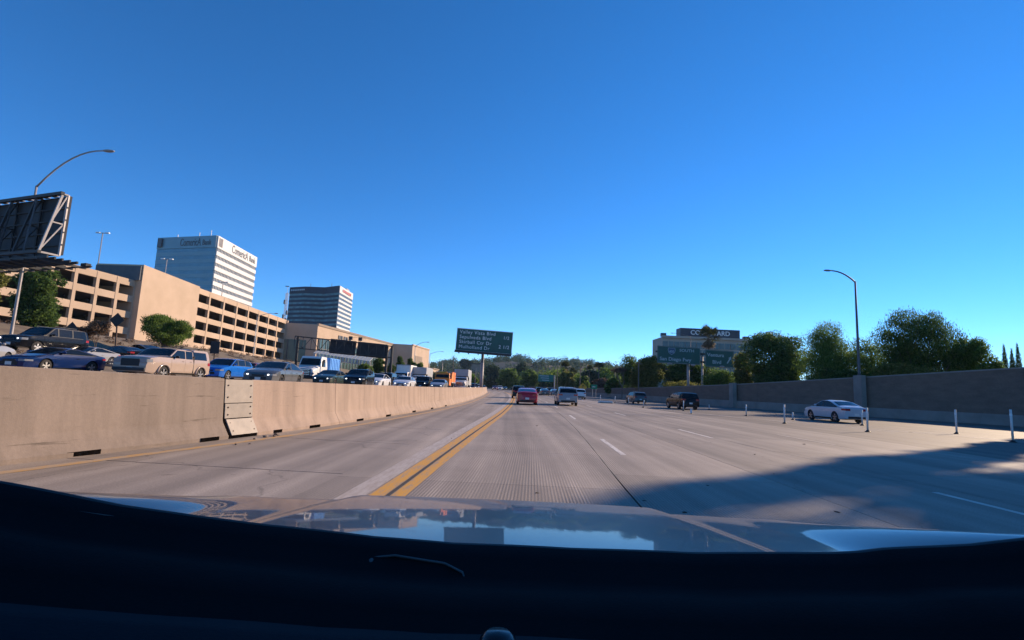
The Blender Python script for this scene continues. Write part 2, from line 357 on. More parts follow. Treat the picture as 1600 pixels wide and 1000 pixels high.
def spline(tab):
    xs = np.array([p[0] for p in tab], float); ys = np.array([p[1] for p in tab], float)
    fine = np.linspace(xs[0], xs[-1], 1500); v = np.interp(fine, xs, ys)
    # light smoothing with a window that grows with distance
    out = v.copy(); step = fine[1] - fine[0]
    for i in range(len(fine)):
        wdt = 1.5 + 0.12 * max(0, fine[i]); k = max(1, int(wdt / step)); k = min(k, i, len(fine) - 1 - i); out[i] = v[i - k:i + k + 1].mean()
    return lambda y: float(np.interp(y, fine, out))

# ================================================================== alignment of the freeway (x of each line as a function of y)
yel = spline([(-40, -3.2), (0, -1.95), (6.4, -1.7), (12.5, -1.4), (18, -1.12), (29, -.5), (47, .15), (70, .55), (100, .4), (140, -.8), (200, -6), (300, -22), (430, -58)])
bar = spline([(-40, -12.5), (4, -8.0), (8, -7.35), (11.5, -6.35), (17, -5.5), (24, -4.85), (32, -4.2), (45, -3.8), (70, -3.9), (100, -4.4), (140, -5.6), (200, -11), (300, -27), (430, -63)])
jn1 = spline([(-40, .3), (0, 1.45), (6.6, 1.7), (10, 1.96), (18, 2.5), (26, 2.92), (37, 3.3), (70, 4.0), (140, 2.8), (200, -2.4), (300, -18.4), (430, -54)])
mid = spline([(-40, 4.0), (0, 4.6), (10, 4.8), (26, 5.1), (37, 5.4), (70, 5.9), (140, 4.8), (200, -.4), (300, -16.4), (430, -52)])
jn2 = spline([(-40, 7.9), (7.8, 7.85), (11, 7.75), (14.5, 7.4), (20, 7.15), (29, 7.35), (45, 7.55), (70, 7.9), (140, 6.7), (200, 1.5), (300, -14.4), (430, -50)])
jn3 = spline([(-40, 10.7), (14, 10.9), (28, 10.9), (45, 10.4), (70, 10.3), (140, 9), (200, 4), (300, -12), (430, -48)])
edg = spline([(-40, 13.6), (14, 14.1), (20, 14.6), (28, 14.2), (45, 13.2), (70, 12.6), (140, 11.2), (200, 6.2), (300, -10), (430, -46)])
wal = spline([(-40, 53), (0, 51), (20, 49), (40, 46), (50, 41.5), (58, 36.5), (70, 31.5), (90, 28), (110, 26.3), (140, 24), (200, 18), (300, 0), (430, -36)])
shj = lambda y: yel(y) - .93
def zo(x, y): return float(np.interp(y, [0, 40, 60, 150, 430], [.76, .72, .58, .2, .05])) + .02 * max(0, bar(y) - x - 2)
OPPW = 23.0

# ------------------------------------------------------------------ ground
ul = [-1600, -900, -500, -330, -240, -180, -140, -110, -90, -78, -68, -60, -54, -49, -45, -42, -39, -36, -33, -30, -27, -24.5, -23.1]
def ground_z(x, y):
    d = bar(y) - OPPW - x
    if d >= 0: return zo(bar(y) - OPPW, y) - .12 + 1.0 * sm(0, 11, d) + 4.4 * sm(9, 31, d)
    e = x - wal(y)
    return -.5 if e < .6 else -.5 + 2.4 * sm(.5, 3.5, e) + 3 * sm(40, 160, e)
ysg = list(range(-120, 0, 20)) + list(range(0, 200, 5)) + list(range(200, 440, 20)) + [500, 600, 800, 1100, 1600, 2400]
rows = []
for y in ysg:
    yc = max(-40, min(430, y)); xb, xw = bar(yc), wal(yc)
    xs = [xb + u for u in ul] + [xb - OPPW + .4, xb - 2, (xb + xw) / 2, xw - 1, xw + .4, xw + 1.5, xw + 4, xw + 12, xw + 30, xw + 60, xw + 110, xw + 200, xw + 400, xw + 900, xw + 1600]
    row = []
    for i, x in enumerate(xs):
        z = -.5 if len(ul) <= i < len(ul) + 4 else ground_z(x, yc)
        row.append((x, y, z))
    rows.append(row)
g = MB().grid(rows); struct(g.build('ground', 'ground_dirt', smooth=True))

# ------------------------------------------------------------------ main carriageway: joint-filler bed, then slabs with open joints
def sheet(name, fa, fb, y0, y1, z, m, parent=None, step=4.0, gap=0.0, drop=0.0):
    n = max(1, int((y1 - y0) / step)); rows = []
    za = z if callable(z) else (lambda x, y: z)
    for i in range(n + 1):
        y = y0 + (y1 - y0) * i / n; a, b = fa(y) + gap, fb(y) - gap; r = []
        if drop: r.append((a, y, za(a, y) - drop))
        r += [(a, y, za(a, y)), (b, y, za(b, y))]
        if drop: r.append((b, y, za(b, y) - drop))
        rows.append(r)
    return MB().grid(rows).build(name, m, parent)
road = struct(sheet('freeway_road', lambda y: bar(y) - .6, lambda y: edg(y) + .5, -40, 430, -.03, 'joint_filler'))
strips = [(lambda y: bar(y) - .3, shj, 'concrete_shoulder', .009), (shj, jn1, 'concrete_grooved', .009), (jn1, mid, 'concrete_grooved', .013), (mid, jn2, 'concrete_road', .005), (jn2, jn3, 'concrete_road', .010), (jn3, edg, 'concrete_road', .006)]
rng = random.Random(3)
for si, (fa, fb, m, gp) in enumerate(strips):
    y = -8.0 + rng.uniform(0, 3)
    while y < 38:
        y2 = y + rng.choice([3.7, 4.0, 4.6, 5.2]) * (1.0 if si else 1.15)
        y2 = min(y2, 40)
        if 40 - y2 < 2: y2 = 40
        g = .017 if si == 0 else .004
        sk = .35 if si == 0 else .1                      # transverse joints run slightly askew
        vs = [(fa(y) + gp, y + g, 0), (fb(y) - gp, y + g - sk, 0), (fb(y2) - gp, y2 - g - sk, 0), (fa(y2) + gp, y2 - g, 0)]
        if y2 == 40: vs[2] = (vs[2][0], 40, 0)
        mb = MB().add([(a, b, -.028) for a, b, c in vs] + vs, [(4, 5, 6, 7), (0, 1, 5, 4), (1, 2, 6, 5), (2, 3, 7, 6), (3, 0, 4, 7)])
        mb.build('road_slab', m, road)
        y = y2
    sheet('road_slab', fa, fb, 40.012, 430, 0, 'concrete_far' if si else 'concrete_shoulder', road, gap=gp + .004, drop=.028)
    sheet('road_slab', fa, fb, -40, -8 if si else -8, -.002, m, road, gap=gp, drop=.026)
struct(sheet('exit_road', lambda y: edg(y) + .012, lambda y: wal(y) + .2, -40, 430, -.002, 'asphalt'))
struct(sheet('opposing_road', lambda y: bar(y) - OPPW, lambda y: bar(y) - .3, -40, 430, zo, 'concrete_far'))

# ------------------------------------------------------------------ painted lines (4 mm above the slabs)
def line(name, f, y0, y1, w, m, z=.004, step=2.0, off=0.0):
    return sheet(name, lambda y: f(y) + off - w / 2, lambda y: f(y) + off + w / 2, y0, y1, z, m, road, step=step)
line('white_edge_line', yel, -5, 120, .30, 'line_white_worn', off=-.24)
line('yellow_line', yel, -5, 200, .20, 'line_yellow', off=.04)
line('yellow_line', yel, -5, 200, .18, 'line_yellow', off=.31)
line('shoulder_yellow_line', bar, -5, 120, .22, 'line_yellow_worn', off=.62)
line('crack_seal', yel, -5, 70, .055, 'joint_filler', off=.18)
def dashes(f, starts, w, m, L=3.7):
    for y in starts: line('lane_dash', f, y, y + L, w, m, step=1.9)
d1 = spline([(-40, 2.0), (0, 2.45), (12, 2.71), (16, 2.88), (26, 3.42), (40, 3.9), (70, 4.4), (140, 3.2), (200, -2.), (300, -18), (430, -54)])
d2 = spline([(-40, 7.3), (7, 7.28), (18, 7.12), (22, 7.2), (40, 7.5), (70, 7.9), (140, 6.7), (200, 1.5), (300, -14.4), (430, -50)])
dashes(d1, [12.2, 26.2, 40.6, 55, 69, 84, 98, 113], .13, 'line_white')
dashes(d2, [5.2, 18.2, 32.6, 47, 62, 76, 91, 105], .13, 'line_white')
dashes(lambda y: jn3(y) + .1, [3, 17.5, 32, 46.7, 61, 76, 91], .12, 'line_white_worn')
def poly_line(name, pts, w, m):
    rows = []
    for i, p in enumerate(pts):
        a, b = pts[max(0, i - 1)], pts[min(len(pts) - 1, i + 1)]; d = Vector((b[0] - a[0], b[1] - a[1])).normalized(); n = Vector((d.y, -d.x)) * w / 2
        rows.append([(p[0] - n.x, p[1] - n.y, .004), (p[0] + n.x, p[1] + n.y, .004)])
    return MB().grid(rows).build(name, m, road)
poly_line('white_edge_line', [(33, 15), (27.5, 20.5), (23.7, 24), (21.4, 27.6), (19.9, 30.2), (18.2, 33.4), (16.4, 38), (15.0, 44), (13.9, 52), (13.3, 65), (12.9, 90), (11.4, 140)], .16, 'line_white')
poly_line('white_edge_line', [(18.6, 27.3), (21.5, 27.6), (24.4, 28.1)], .12, 'line_white')
poly_line('white_edge_line', [(24.4, 28.4), (23, 35), (20, 47), (17.2, 62), (15.6, 80), (13.2, 96)], .13, 'line_white_worn')

# ------------------------------------------------------------------ median barrier: precast sections with open joints
def btop(y): return float(np.interp(y, [-40, 6, 12, 18, 33, 130, 430], [1.6, 1.47, 1.365, 1.31, 1.25, 1.2, 1.15]))
def bprof(y):
    t = btop(y)
    return [(.40, -.03), (.40, .075), (.385, .09), (.235, .37), (.222, .42), (.16, t - .02), (.14, t)]
def bsec(ya, yb, n=4):
    rows = []
    for i in range(n + 1):
        y = ya + (yb - ya) * i / n; x0 = bar(y) - .40
        pr = bprof(y); ring = [(x0 + h, y, z) for h, z in pr] + [(x0 - h, y, z) for h, z in reversed(pr)]
        rows.append(ring)
    mb = MB(); mb.grid(rows, flip=True); k = len(rows[0])
    mb.f.append(tuple(range(k))); mb.f.append(tuple(reversed([n * k + i for i in range(k)]))); mb.m += [0, 0]
    return mb
bt = thing('median_barrier', 'long tan concrete median barrier with steel joint cover along the left shoulder', 'barrier', (0, 0, 0))
secs = [(-30, -12), (-12, -2), (-2, 11.97), (12.92, 17.2), (17.22, 23.6), (23.62, 27.4), (27.42, 31.5), (31.54, 33.0), (33.02, 43), (43.02, 52), (52.03, 66), (66.03, 88), (88.03, 112), (112.04, 160), (160.04, 230), (230.05, 428)]
for a, b in secs:
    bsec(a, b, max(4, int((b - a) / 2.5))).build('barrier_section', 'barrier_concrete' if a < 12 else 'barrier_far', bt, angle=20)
# expansion joint covered by three bolted plates
bsec(11.99, 12.90, 2).build('joint_core', 'dark_hole', bt)
def plate(za, zb, ya, yb, off=.012, m='steel_plate'):
    def px(y, z):
        pr = bprof(y); hs_ = np.interp(z, [p[1] for p in pr], [p[0] for p in pr]); return bar(y) - .40 + float(hs_) + off
    vs = [(px(ya, za), ya, za), (px(yb, za), yb, za), (px(yb, zb), yb, zb), (px(ya, zb), ya, zb)]
    bk = [(x - .03, y, z) for x, y, z in vs]
    p = MB().add(vs + bk, [(0, 1, 2, 3), (4, 7, 6, 5), (0, 4, 5, 1), (1, 5, 6, 2), (2, 6, 7, 3), (3, 7, 4, 0)]).build('cover_plate', m, bt, bevel=.004)
    for y in (ya + .09, yb - .09):
        for z in (za + (zb - za) * .25, za + (zb - za) * .75):
            c = (px(y, z) + .004, y, z); MB().lathe([(0, .012), (.016, .012), (.02, 0)], c, 'X', 8).build('bolt', 'rust', p)
plate(.80, 1.345, 11.99, 12.93); plate(.45, .785, 12.01, 12.93, .014); plate(.075, .43, 12.05, 12.93, .016)
for y, L in [(8.85, .55), (11.45, .5), (13.75, .35), (15.6, .6), (18.9, .6), (22, .6), (26, .6), (30, .6), (34.5, .7)]:      # scuppers at the foot
    x0 = bar(y) - .40 + .403
    sl = math.atan2(bar(y + .5) - bar(y - .5), 1.0)
    MB().box((x0 - .05, y, .045), (.115, L, .075), rz=-sl).build('drain_slot', 'dark_hole', bt)
# broken concrete by the joint
for i, (x, y, s) in enumerate([(-5.80, 12.6, .09), (-5.70, 12.85, .06), (-5.75, 13.1, .10), (-5.68, 11.05, .04), (-5.5, 11.25, .03), (-5.8, 12.1, .05)]):
    bm = bmesh.new(); bmesh.ops.create_icosphere(bm, subdivisions=1, radius=s)
    for v in bm.verts: v.co *= random.uniform(.55, 1.15); v.co.z *= .6
    me = bpy.data.meshes.new('concrete_chunk'); bm.to_mesh(me); bm.free(); me.materials.append(MATS['barrier_concrete'])
    o = link('concrete_chunk', me, None, (x, y, s * .3)); o['label'] = 'small broken concrete chunk on the shoulder at the foot of the barrier joint'; o['category'] = 'rubble'; o['group'] = 'broken concrete by the barrier joint'

# ------------------------------------------------------------------ retaining wall on the right, block courses over a concrete base
WT = spline([(-40, 6.0), (0, 5.8), (30, 5.5), (42, 5.15), (56, 4.05), (70, 3.1), (105, 2.35), (140, 2.1), (250, 2.0)])
wl = thing('retaining_wall', 'long brown block retaining wall in shade along the right edge of the freeway', 'wall')
def wseg(ya, yb, z0, z1, off, th, nm, m, n=6, top=None):
    rows = []
    for i in range(n + 1):
        y = ya + (yb - ya) * i / n; x = wal(y) - off; zt = (WT(y) if z1 is None else z1) + (top or 0); zb = z0 if z0 is not None else WT(y)
        rows.append([(x, y, zb), (x, y, zt), (x + th, y, zt), (x + th, y, zb)])
    mb = MB().grid(rows, flip=False); k = 4
    mb.f += [(0, 1, 2, 3), (n * k + 3, n * k + 2, n * k + 1, n * k)]; mb.m += [0, 0]
    return mb.build(nm, m, wl)
yy = -40.0
while yy < 240:
    L = 12.0 if yy < 120 else 30
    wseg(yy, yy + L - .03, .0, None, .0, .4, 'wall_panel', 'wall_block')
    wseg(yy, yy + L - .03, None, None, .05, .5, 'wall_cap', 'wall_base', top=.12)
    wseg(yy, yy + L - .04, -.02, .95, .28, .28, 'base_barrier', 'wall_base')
    yy += L
for y in (55.6, 72.0):                                       # pilasters that carry the lamps
    x = wal(y); MB().box((x - .32, y, WT(y) / 2 + .1), (.5, 1.3, WT(y) + .3)).build('pilaster', 'wall_base', wl)

# ================================================================== buildings
def frame_of(p0, p1):
    p0 = Vector((p0[0], p0[1], 0)); p1 = Vector((p1[0], p1[1], 0)); d = (p1 - p0); L = d.length; d.normalize()
    return p0, d, L, Vector((d.y, -d.x, 0))        # outward normal to the right of travel p0->p1
def slant_box(mb, p0, d, n, s0, s1, za0, za1, zb0, zb1, o0, o1, mi=0):
    """box along a facade between distances s0..s1; z range za0..za1 at the start, zb0..zb1 at the end; offsets o0..o1 along the outward normal"""
    vs = []
    for (s, z0, z1) in ((s0, za0, za1), (s1, zb0, zb1)):
        for o in (o0, o1):
            for z in (z0, z1): vs.append(p0 + d * s + n * o + Vector((0, 0, z)))
    return mb.add(vs, [(0, 1, 3, 2), (4, 6, 7, 5), (0, 4, 5, 1), (2, 3, 7, 6), (1, 5, 7, 3), (0, 2, 6, 4)], mi)

# ---- parking structure
gar = thing('parking_structure', 'long tan multi storey parking structure with rows of dark openings', 'building', (-70, 95, 6.2))
GI = Matrix.Translation((70, -95, -6.2))
def gbuild(mb, nm, m): 
    mb.v = [(x + 70, y - 95, z - 6.2) for x, y, z in mb.v]; return mb.build(nm, m, gar)
def wing(p0, p1, zt0, zt1, zb, nb, levels, fh, bays=None):
    p0, d, L, n = frame_of(p0, p1); zt = lambda s: zt0 + (zt1 - zt0) * s / L
    for k in range(levels + 1):
        a, b = zt(0) - fh * k, zt(L) - fh * k; h = 1.22
        if k == levels: h = max(.4, min(a, b) - zb)
        gbuild(slant_box(MB(), p0, d, n, 0, L, a - h, a, b - h, b, -.35, 0), 'spandrel', 'tan_stucco')
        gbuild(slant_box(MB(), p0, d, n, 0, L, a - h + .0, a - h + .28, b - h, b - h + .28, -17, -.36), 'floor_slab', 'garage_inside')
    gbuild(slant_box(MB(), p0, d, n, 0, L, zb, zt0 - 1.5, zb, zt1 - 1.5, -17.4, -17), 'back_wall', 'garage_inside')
    ss = bays or [L * i / nb for i in range(nb + 1)]
    for s in ss:
        s = min(max(s, .3), L - .3)
        gbuild(slant_box(MB(), p0, d, n, s - .27, s + .27, zb, zt(s) - .1, zb, zt(s) - .1, -.6, .05), 'column', 'tan_stucco')
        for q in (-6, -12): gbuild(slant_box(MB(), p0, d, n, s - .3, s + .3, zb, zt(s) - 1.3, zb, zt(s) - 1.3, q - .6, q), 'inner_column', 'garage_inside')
ga = (-80, 52); gb_ = (-70.4, 95); gc = (-69.4, 111); gd = (-69.9, 158)
wing(ga, (-70.75, 95), 19.6, 18.2, 5.6, 12, 4, 2.98)
wing((-69.75, 111), gd, 20.35, 19.1, 5.6, 8, 4, 3.03, bays=[0.3, 5.8, 11.8, 17.8, 23.6, 29.4, 35.2, 41, 46.7])
bl = MB().add([(-69.6, 94.6, 5.5), (-68.9, 111.2, 5.5), (-78, 112, 5.5), (-79, 95.2, 5.5), (-69.6, 94.6, 21.3), (-68.9, 111.2, 20.4), (-78, 112, 20.4), (-79, 95.2, 21.3)],
              [(0, 1, 5, 4), (1, 2, 6, 5), (2, 3, 7, 6), (3, 0, 4, 7), (4, 5, 6, 7)])
gbuild(bl, 'stair_block', 'tan_stucco')
mat('side_shade', (.075, .08, .09), .7, var=.15, scale=1)
gbuild(MB().box((-74.3, 94.62, 19.6), (8.9, .3, 2.7), rz=-.06), 'shade_panel', 'side_shade')  # added dark panel standing in for shade on the stair block's near side
gbuild(MB().box((-79.6, 95.6, 11.5), (17.2, .5, 12.0)), 'end_wall', 'garage_inside')
gbuild(MB().box((-69.95, 158.3, 12.2), (.9, .5, 13.6)), 'column', 'tan_stucco')
gbuild(MB().box((-79.5, 158.4, 11.9), (18, .4, 12.6)), 'end_wall', 'tan_dark')

# ---- towers
def tower(name, label, loops, z0, z1, fh, base, top_h, faces, mull=None):
    """loops: footprint; faces: list of (i, spandrel material, glass material, spandrel height, mullion spacing)"""
    cx = sum(p[0] for p in loops) / len(loops); cy = sum(p[1] for p in loops) / len(loops)
    t = thing(name, label, 'tower', (cx, cy, base))
    L = lambda mb: (setattr(mb, 'v', [(x - cx, y - cy, z - base) for x, y, z in mb.v]), mb)[1]
    L(MB().prism(loops, z0, z1 - .5)).build('core', 'tower_dark', t)
    nfl = int((z1 - top_h - z0) / fh)
    for (i, ms, mg, sh, mu, mtop) in faces:
        p0, d, ln, n = frame_of(loops[i], loops[(i + 1) % len(loops)])
        L(slant_box(MB(), p0, d, n, -.0, ln, z1 - top_h, z1, z1 - top_h, z1, -.4, .55)).build('parapet', mtop, t)
        for k in range(nfl):
            zt = z1 - top_h - fh * k
            L(slant_box(MB(), p0, d, n, 0, ln, zt - (fh - sh), zt, zt - (fh - sh), zt, -.3, .2)).build('window_band', mg, t)
            L(slant_box(MB(), p0, d, n, 0, ln, zt - fh, zt - (fh - sh), zt - fh, zt - (fh - sh), -.3, .5 if ms == 'tower_white' else .27)).build('spandrel', ms, t)
            if mu and k < 9:
                mm = MB(); s = mu
                while s < ln - .2: slant_box(mm, p0, d, n, s - .12, s + .12, zt - (fh - sh), zt, zt - (fh - sh), zt, .2, .34); s += mu
                L(mm).build('mullion_row', 'tower_white' if ms == 'tower_white' else 'tower_dark', t, kind='stuff')
    return t, (cx, cy, base)
mat('tower_shaded', (.105, .215, .27), .35, var=.10, scale=.12)  # shade of the bank tower's front put into the spandrel colour
mat('tower_shaded_glass', (.075, .185, .25), .2, var=.15, scale=.3)  # same shade tint put into the front window bands
bank = [(-152.3, 255), (-154.5, 300), (-192, 307), (-189.2, 265)]
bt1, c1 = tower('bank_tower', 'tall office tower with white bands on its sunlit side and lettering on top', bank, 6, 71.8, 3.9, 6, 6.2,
                [(0, 'tower_white', 'tower_glass', 2.1, 1.5, 'tower_white'), (3, 'tower_shaded', 'tower_shaded_glass', 2.0, 0, 'tower_shaded')])
# lettering reads left to right as seen from outside
def face_text(par, c, p0, p1, s, z, body, size, m, sx=1.0, off=.62, bold=.03, align='LEFT', nm='lettering', fit=None):
    # p0 -> p1 runs left to right seen from outside
    a = math.atan2(p1[1] - p0[1], p1[0] - p0[0]); d = Vector((math.cos(a), math.sin(a), 0)); n = Vector((d.y, -d.x, 0))
    q = Vector((p0[0], p0[1], z)) + d * s + n * off
    return text(body, size, m, par, (q.x - c[0], q.y - c[1], q.z - c[2]), (math.pi / 2, 0, a), sx=sx, bold=bold, align=align, name=nm, thick=.06, fit=fit)
mat('letter_dark', (.02, .03, .045), .5, var=.05)
mat('letter_rose', (.55, .16, .14), .5, var=.05)
mat('letter_pale', (.30, .42, .50), .5, var=.05)
face_text(bt1, c1, bank[0], bank[1], 14.5, 66.9, 'ComericA', 6.2, 'letter_dark', bold=.0, fit=18.5); face_text(bt1, c1, bank[0], bank[1], 34.8, 67.2, 'Bank', 4.6, 'letter_dark', bold=.02, fit=7.6)
face_text(bt1, c1, bank[3], bank[0], 15.3, 66.8, 'ComericA', 5.8, 'letter_dark', bold=.0, fit=13.2); face_text(bt1, c1, bank[3], bank[0], 29.6, 67.0, 'Bank', 4.2, 'letter_dark', bold=.02, fit=5.6)
q = MB()
for k in range(5): q.box((-152.3 - c1[0] + .5, 256.2 + k * .75 - c1[1], 68.8 - 6), (.3, .3, 4.4))
q.build('louvre', 'steel_grey', bt1)
MB().box((-187.0 - c1[0], 263.6 - c1[1], 68.8 - 6), (2.6, 1.4, 4.6), rz=-.26).build('louvre', 'letter_dark', bt1)
MB().box((-171 - c1[0], 280 - c1[1], 72.4 - 6), (22, 18, 2.2), rz=-.1).build('plant_room', 'steel_grey', bt1)
for x, y, h in [(-166, 262, 3), (-160, 262, 4.5), (-180, 266, 2.5)]: MB().bar((x - c1[0], y - c1[1], 65.5), (x - c1[0], y - c1[1], 66 + h), .25).build('antenna', 'galv', bt1)

mat('tower2_dark', (.006, .024, .050), .6, var=.2, scale=.2, spec=.15)
mat('tower2_teal', (.06, .17, .20), .5, var=.4, scale=.22, spec=.2)
t2l = [(-155, 450), (-155.6, 490), (-207, 512), (-207.5, 470), (-190, 462), (-172, 461.5)]
bt2, c2 = tower('glass_tower', 'dark blue glass office tower with pale striped end face behind the low buildings', t2l, 6, 84.6, 3.95, 6, 6.2,
                [(0, 'tower_white', 'tower_glass', 1.75, 0, 'tower_white'), (3, 'tower2_dark', 'tower2_teal', 2.1, 0, 'tower2_dark'), (4, 'tower2_dark', 'tower2_teal', 2.1, 0, 'tower2_dark'), (5, 'tower2_dark', 'tower2_teal', 2.1, 0, 'tower2_dark')])
for k in range(7): MB().box((-154.5 - c2[0] + .2, 459 + k * 3.6 - c2[1], 81.6 - 6), (.5, 2.3, 2.3)).build('sign_letter', 'letter_rose', bt2)
for k in range(8): MB().box((-205 + k * 2.0 - c2[0], 467.6 - k * .92 - c2[1], 81.6 - 6), (1.2, .5, 1.3), rz=-.43).build('sign_letter', 'letter_pale', bt2)
for x, y, h in [(-186, 463, 3), (-166, 461, 4)]: MB().bar((x - c2[0], y - c2[1], 78), (x - c2[0], y - c2[1], 79 + h), .3).build('antenna', 'galv_dark', bt2)
MB().box((-160 - c2[0], 480 - c2[1], 79.5), (6, 8, 3)).build('plant_room', 'steel_grey', bt2)

# ---- antenna mast between the garage and the glass tower
am = thing('antenna_mast', 'slim lattice antenna mast between the parking structure and the dark glass tower', 'mast', at(444, 505, 190))
z0m = am.location.z
mb = MB()
for k in range(10):
    z = k * 1.15
    for (a, b) in (((-.35, -.35), (.35, .35)), ((.35, -.35), (-.35, .35))): mb.bar((a[0], a[1], z), (b[0], b[1], z + 1.15), .09)
for x in (-.35, .35):
    for y in (-.35, .35): mb.bar((x, y, -4), (x, y, 11.5), .12)
mb.build('lattice', 'galv', am)
MB().tube([(0, 0, 11), (0, 0, 14)], .07, 6).build('rod', 'galv', am); MB().box((-.2, 0, 14), (1.4, .2, .3)).build('beacon', 'galv_dark', am)
for k, z in enumerate((1.0, 2.5, 4.0, 8.0)): MB().box((-.6 if k % 2 else .6, -.2, z), (.5, .5, 1.6)).build('antenna_panel', 'galv_dark', am)

# ---- low tan hall with blank sunlit side
hall = thing('tan_hall', 'low tan hall with a long blank sunlit side wall and dark glazed entrance', 'building', (-60.8, 160, 5))
hl = lambda mb: (setattr(mb, 'v', [(x + 60.8, y - 160, z - 5) for x, y, z in mb.v]), mb)[1]
hl(MB().prism([(-60.8, 160), (-50.5, 255), (-98, 262), (-98, 152)], 4, 18.3)).build('wall', 'tan_stucco', hall)
hl(slant_box(MB(), *[frame_of((-60.8, 160), (-50.5, 255))[i] for i in (0, 1)], frame_of((-60.8, 160), (-50.5, 255))[3], 0, 95, 18.0, 18.7, 18.0, 18.7, -.4, .25)).build('cornice', 'tan_dark', hall)
p, d, L_, n = frame_of((-60.8, 160), (-50.5, 255))
mat('green_glass', (.05, .075, .055), .2, var=.3, scale=.5)
hl(slant_box(MB(), p, d, n, 1, 60, 4, 14.2, 4, 12.5, .02, .18)).build('glazing', 'green_glass', hall)
for k in range(24): hl(slant_box(MB(), p, d, n, 1 + k * 2.5, 1.18 + k * 2.5, 4, 14.1 - k * .07, 4, 14.1 - k * .07, .18, .34)).build('mullion', 'galv_dark', hall)
for zz in (7.5, 10.8): hl(slant_box(MB(), p, d, n, 1, 60, zz, zz + .2, zz, zz + .2, .18, .30)).build('transom', 'galv_dark', hall)
fl = frame_of((-98, 152), (-60.8, 160)); hl(slant_box(MB(), fl[0], fl[1], fl[3], 6, 35, 4, 13.2, 4, 13.2, .02, .2)).build('glazing', 'green_glass', hall)
for k in range(10): hl(slant_box(MB(), fl[0], fl[1], fl[3], 8 + k * 2.7, 8.25 + k * 2.7, 4, 13.2, 4, 13.2, .2, .4)).build('mullion', 'galv_dark', hall)
for k, wd in enumerate((1.2, .9, 1.2, .7, 1.1)): hl(slant_box(MB(), p, d, n, 15 + k * 2.2, 15 + k * 2.2 + wd * 1.3, 15.3, 16.5, 15.3, 16.5, .0, .2)).build('sign_letter', 'letter_dark', hall)
hall2 = thing('tan_block', 'small tan block with arched recess behind the lamp posts and box trucks', 'building', (-44.5, 232, 3))
h2 = lambda mb: (setattr(mb, 'v', [(x + 44.5, y - 232, z - 3) for x, y, z in mb.v]), mb)[1]
h2(MB().prism([(-44.5, 232), (-41.5, 262), (-75, 268), (-62, 229)], 2, 18.6)).build('wall', 'tan_stucco', hall2)
p, d, L_, n = frame_of((-44.5, 232), (-41.5, 262))
h2(slant_box(MB(), p, d, n, 5, 17, 4, 14, 4, 14, .02, .2)).build('recess', 'tan_dark', hall2)
h2(slant_box(MB(), p, d, n, 0, 30, 18.3, 18.9, 18.3, 18.9, -.3, .3)).build('cornice', 'tan_stucco', hall2)
hall3 = thing('tan_shed', 'low tan wall and shed roof at the far end of the hall', 'building', (-43, 285, 2))
MB().box((-8, 0, 3.5), (20, 22, 7.5)).build('wall', 'tan_stucco', hall3); MB().box((-8, 0, 7.6), (21, 23, .6)).build('roof', 'tan_dark', hall3)

# ---- hotel behind the exit signs
cl, crn = at(1035, 535, 230), at(1176, 538, 230)
hz = 4.0
hot = thing('hotel_building', 'wide pale hotel block with dark rooftop sign panel behind the green signs', 'building', (cl.x, 230, hz))
W_ = crn.x - cl.x; H_ = at(1100, 529, 230).z - hz
mat('hotel_cream', (.33, .30, .255), .8, var=.08, scale=.2); mat('hotel_glass', (.035, .075, .085), .15, var=.4, scale=.25, spec=.6); mat('hotel_roof', (.012, .025, .045), .5, var=.1)
MB().box((W_ / 2, 8, H_ / 2), (W_, 16, H_)).build('wall', 'hotel_cream', hot)
for k in range(6):
    z = H_ - 3.3 - k * 3.4
    for c in range(8):
        wx = W_ / 8; o = MB().box((wx * (c + .5), -.12, z), (wx - .35, .3, 2.75)).build('window', 'hotel_glass', hot)
        MB().box((wx * (c + .5), -.30, z), (.16, .1, 2.75)).build('mullion', 'hotel_cream', o)
MB().box((W_ / 2, -.3, H_ + .1), (W_ + .8, 1.4, 1.0)).build('cornice', 'hotel_cream', hot)
rp = MB().box((W_ * .53, 3, H_ + 2.3), (W_ * .66, 6, 4.3)).build('roof_panel', 'hotel_roof', hot)
text('COURTYARD', 2.9, 'sign_white', hot, (W_ * .53, -.1, H_ + 1.6), (math.pi / 2, 0, 0), align='CENTER', sx=1.02, bold=.03, thick=.08)
for x in (1.0, W_ - 2.2): MB().box((x, 2, H_ + 1.1), (2.2, 2, 1.6)).build('roof_unit', 'hotel_roof', hot)
MB().box((W_ + .5, 4, H_ / 2 + .4), (1.2, 9, H_ + 1.2)).build('side_fin', 'hotel_roof', hot)

# ---- low wall of the frontage road in front of the garage
lw = thing('embankment_wall', 'low tan embankment wall below the parking structure behind the dark sport utility', 'wall')
a, b = at(-60, 512, 52), at(112, 531, 66)
pv, dv, Lv, nv = frame_of((a.x, a.y), (b.x, b.y))
slant_box(MB(), pv, dv, nv, 0, Lv, a.z - 3, a.z, b.z - 3, b.z, -.4, 0).build('wall_face', 'tan_dark', lw)
slant_box(MB(), pv, dv, nv, 0, Lv, a.z, a.z + .2, b.z, b.z + .2, -.5, .1).build('coping', 'tan_stucco', lw)

# ================================================================== signs, lamps, posts
def shear_sign(o, a): o.rotation_euler = (o.rotation_euler[0], a, o.rotation_euler[2])
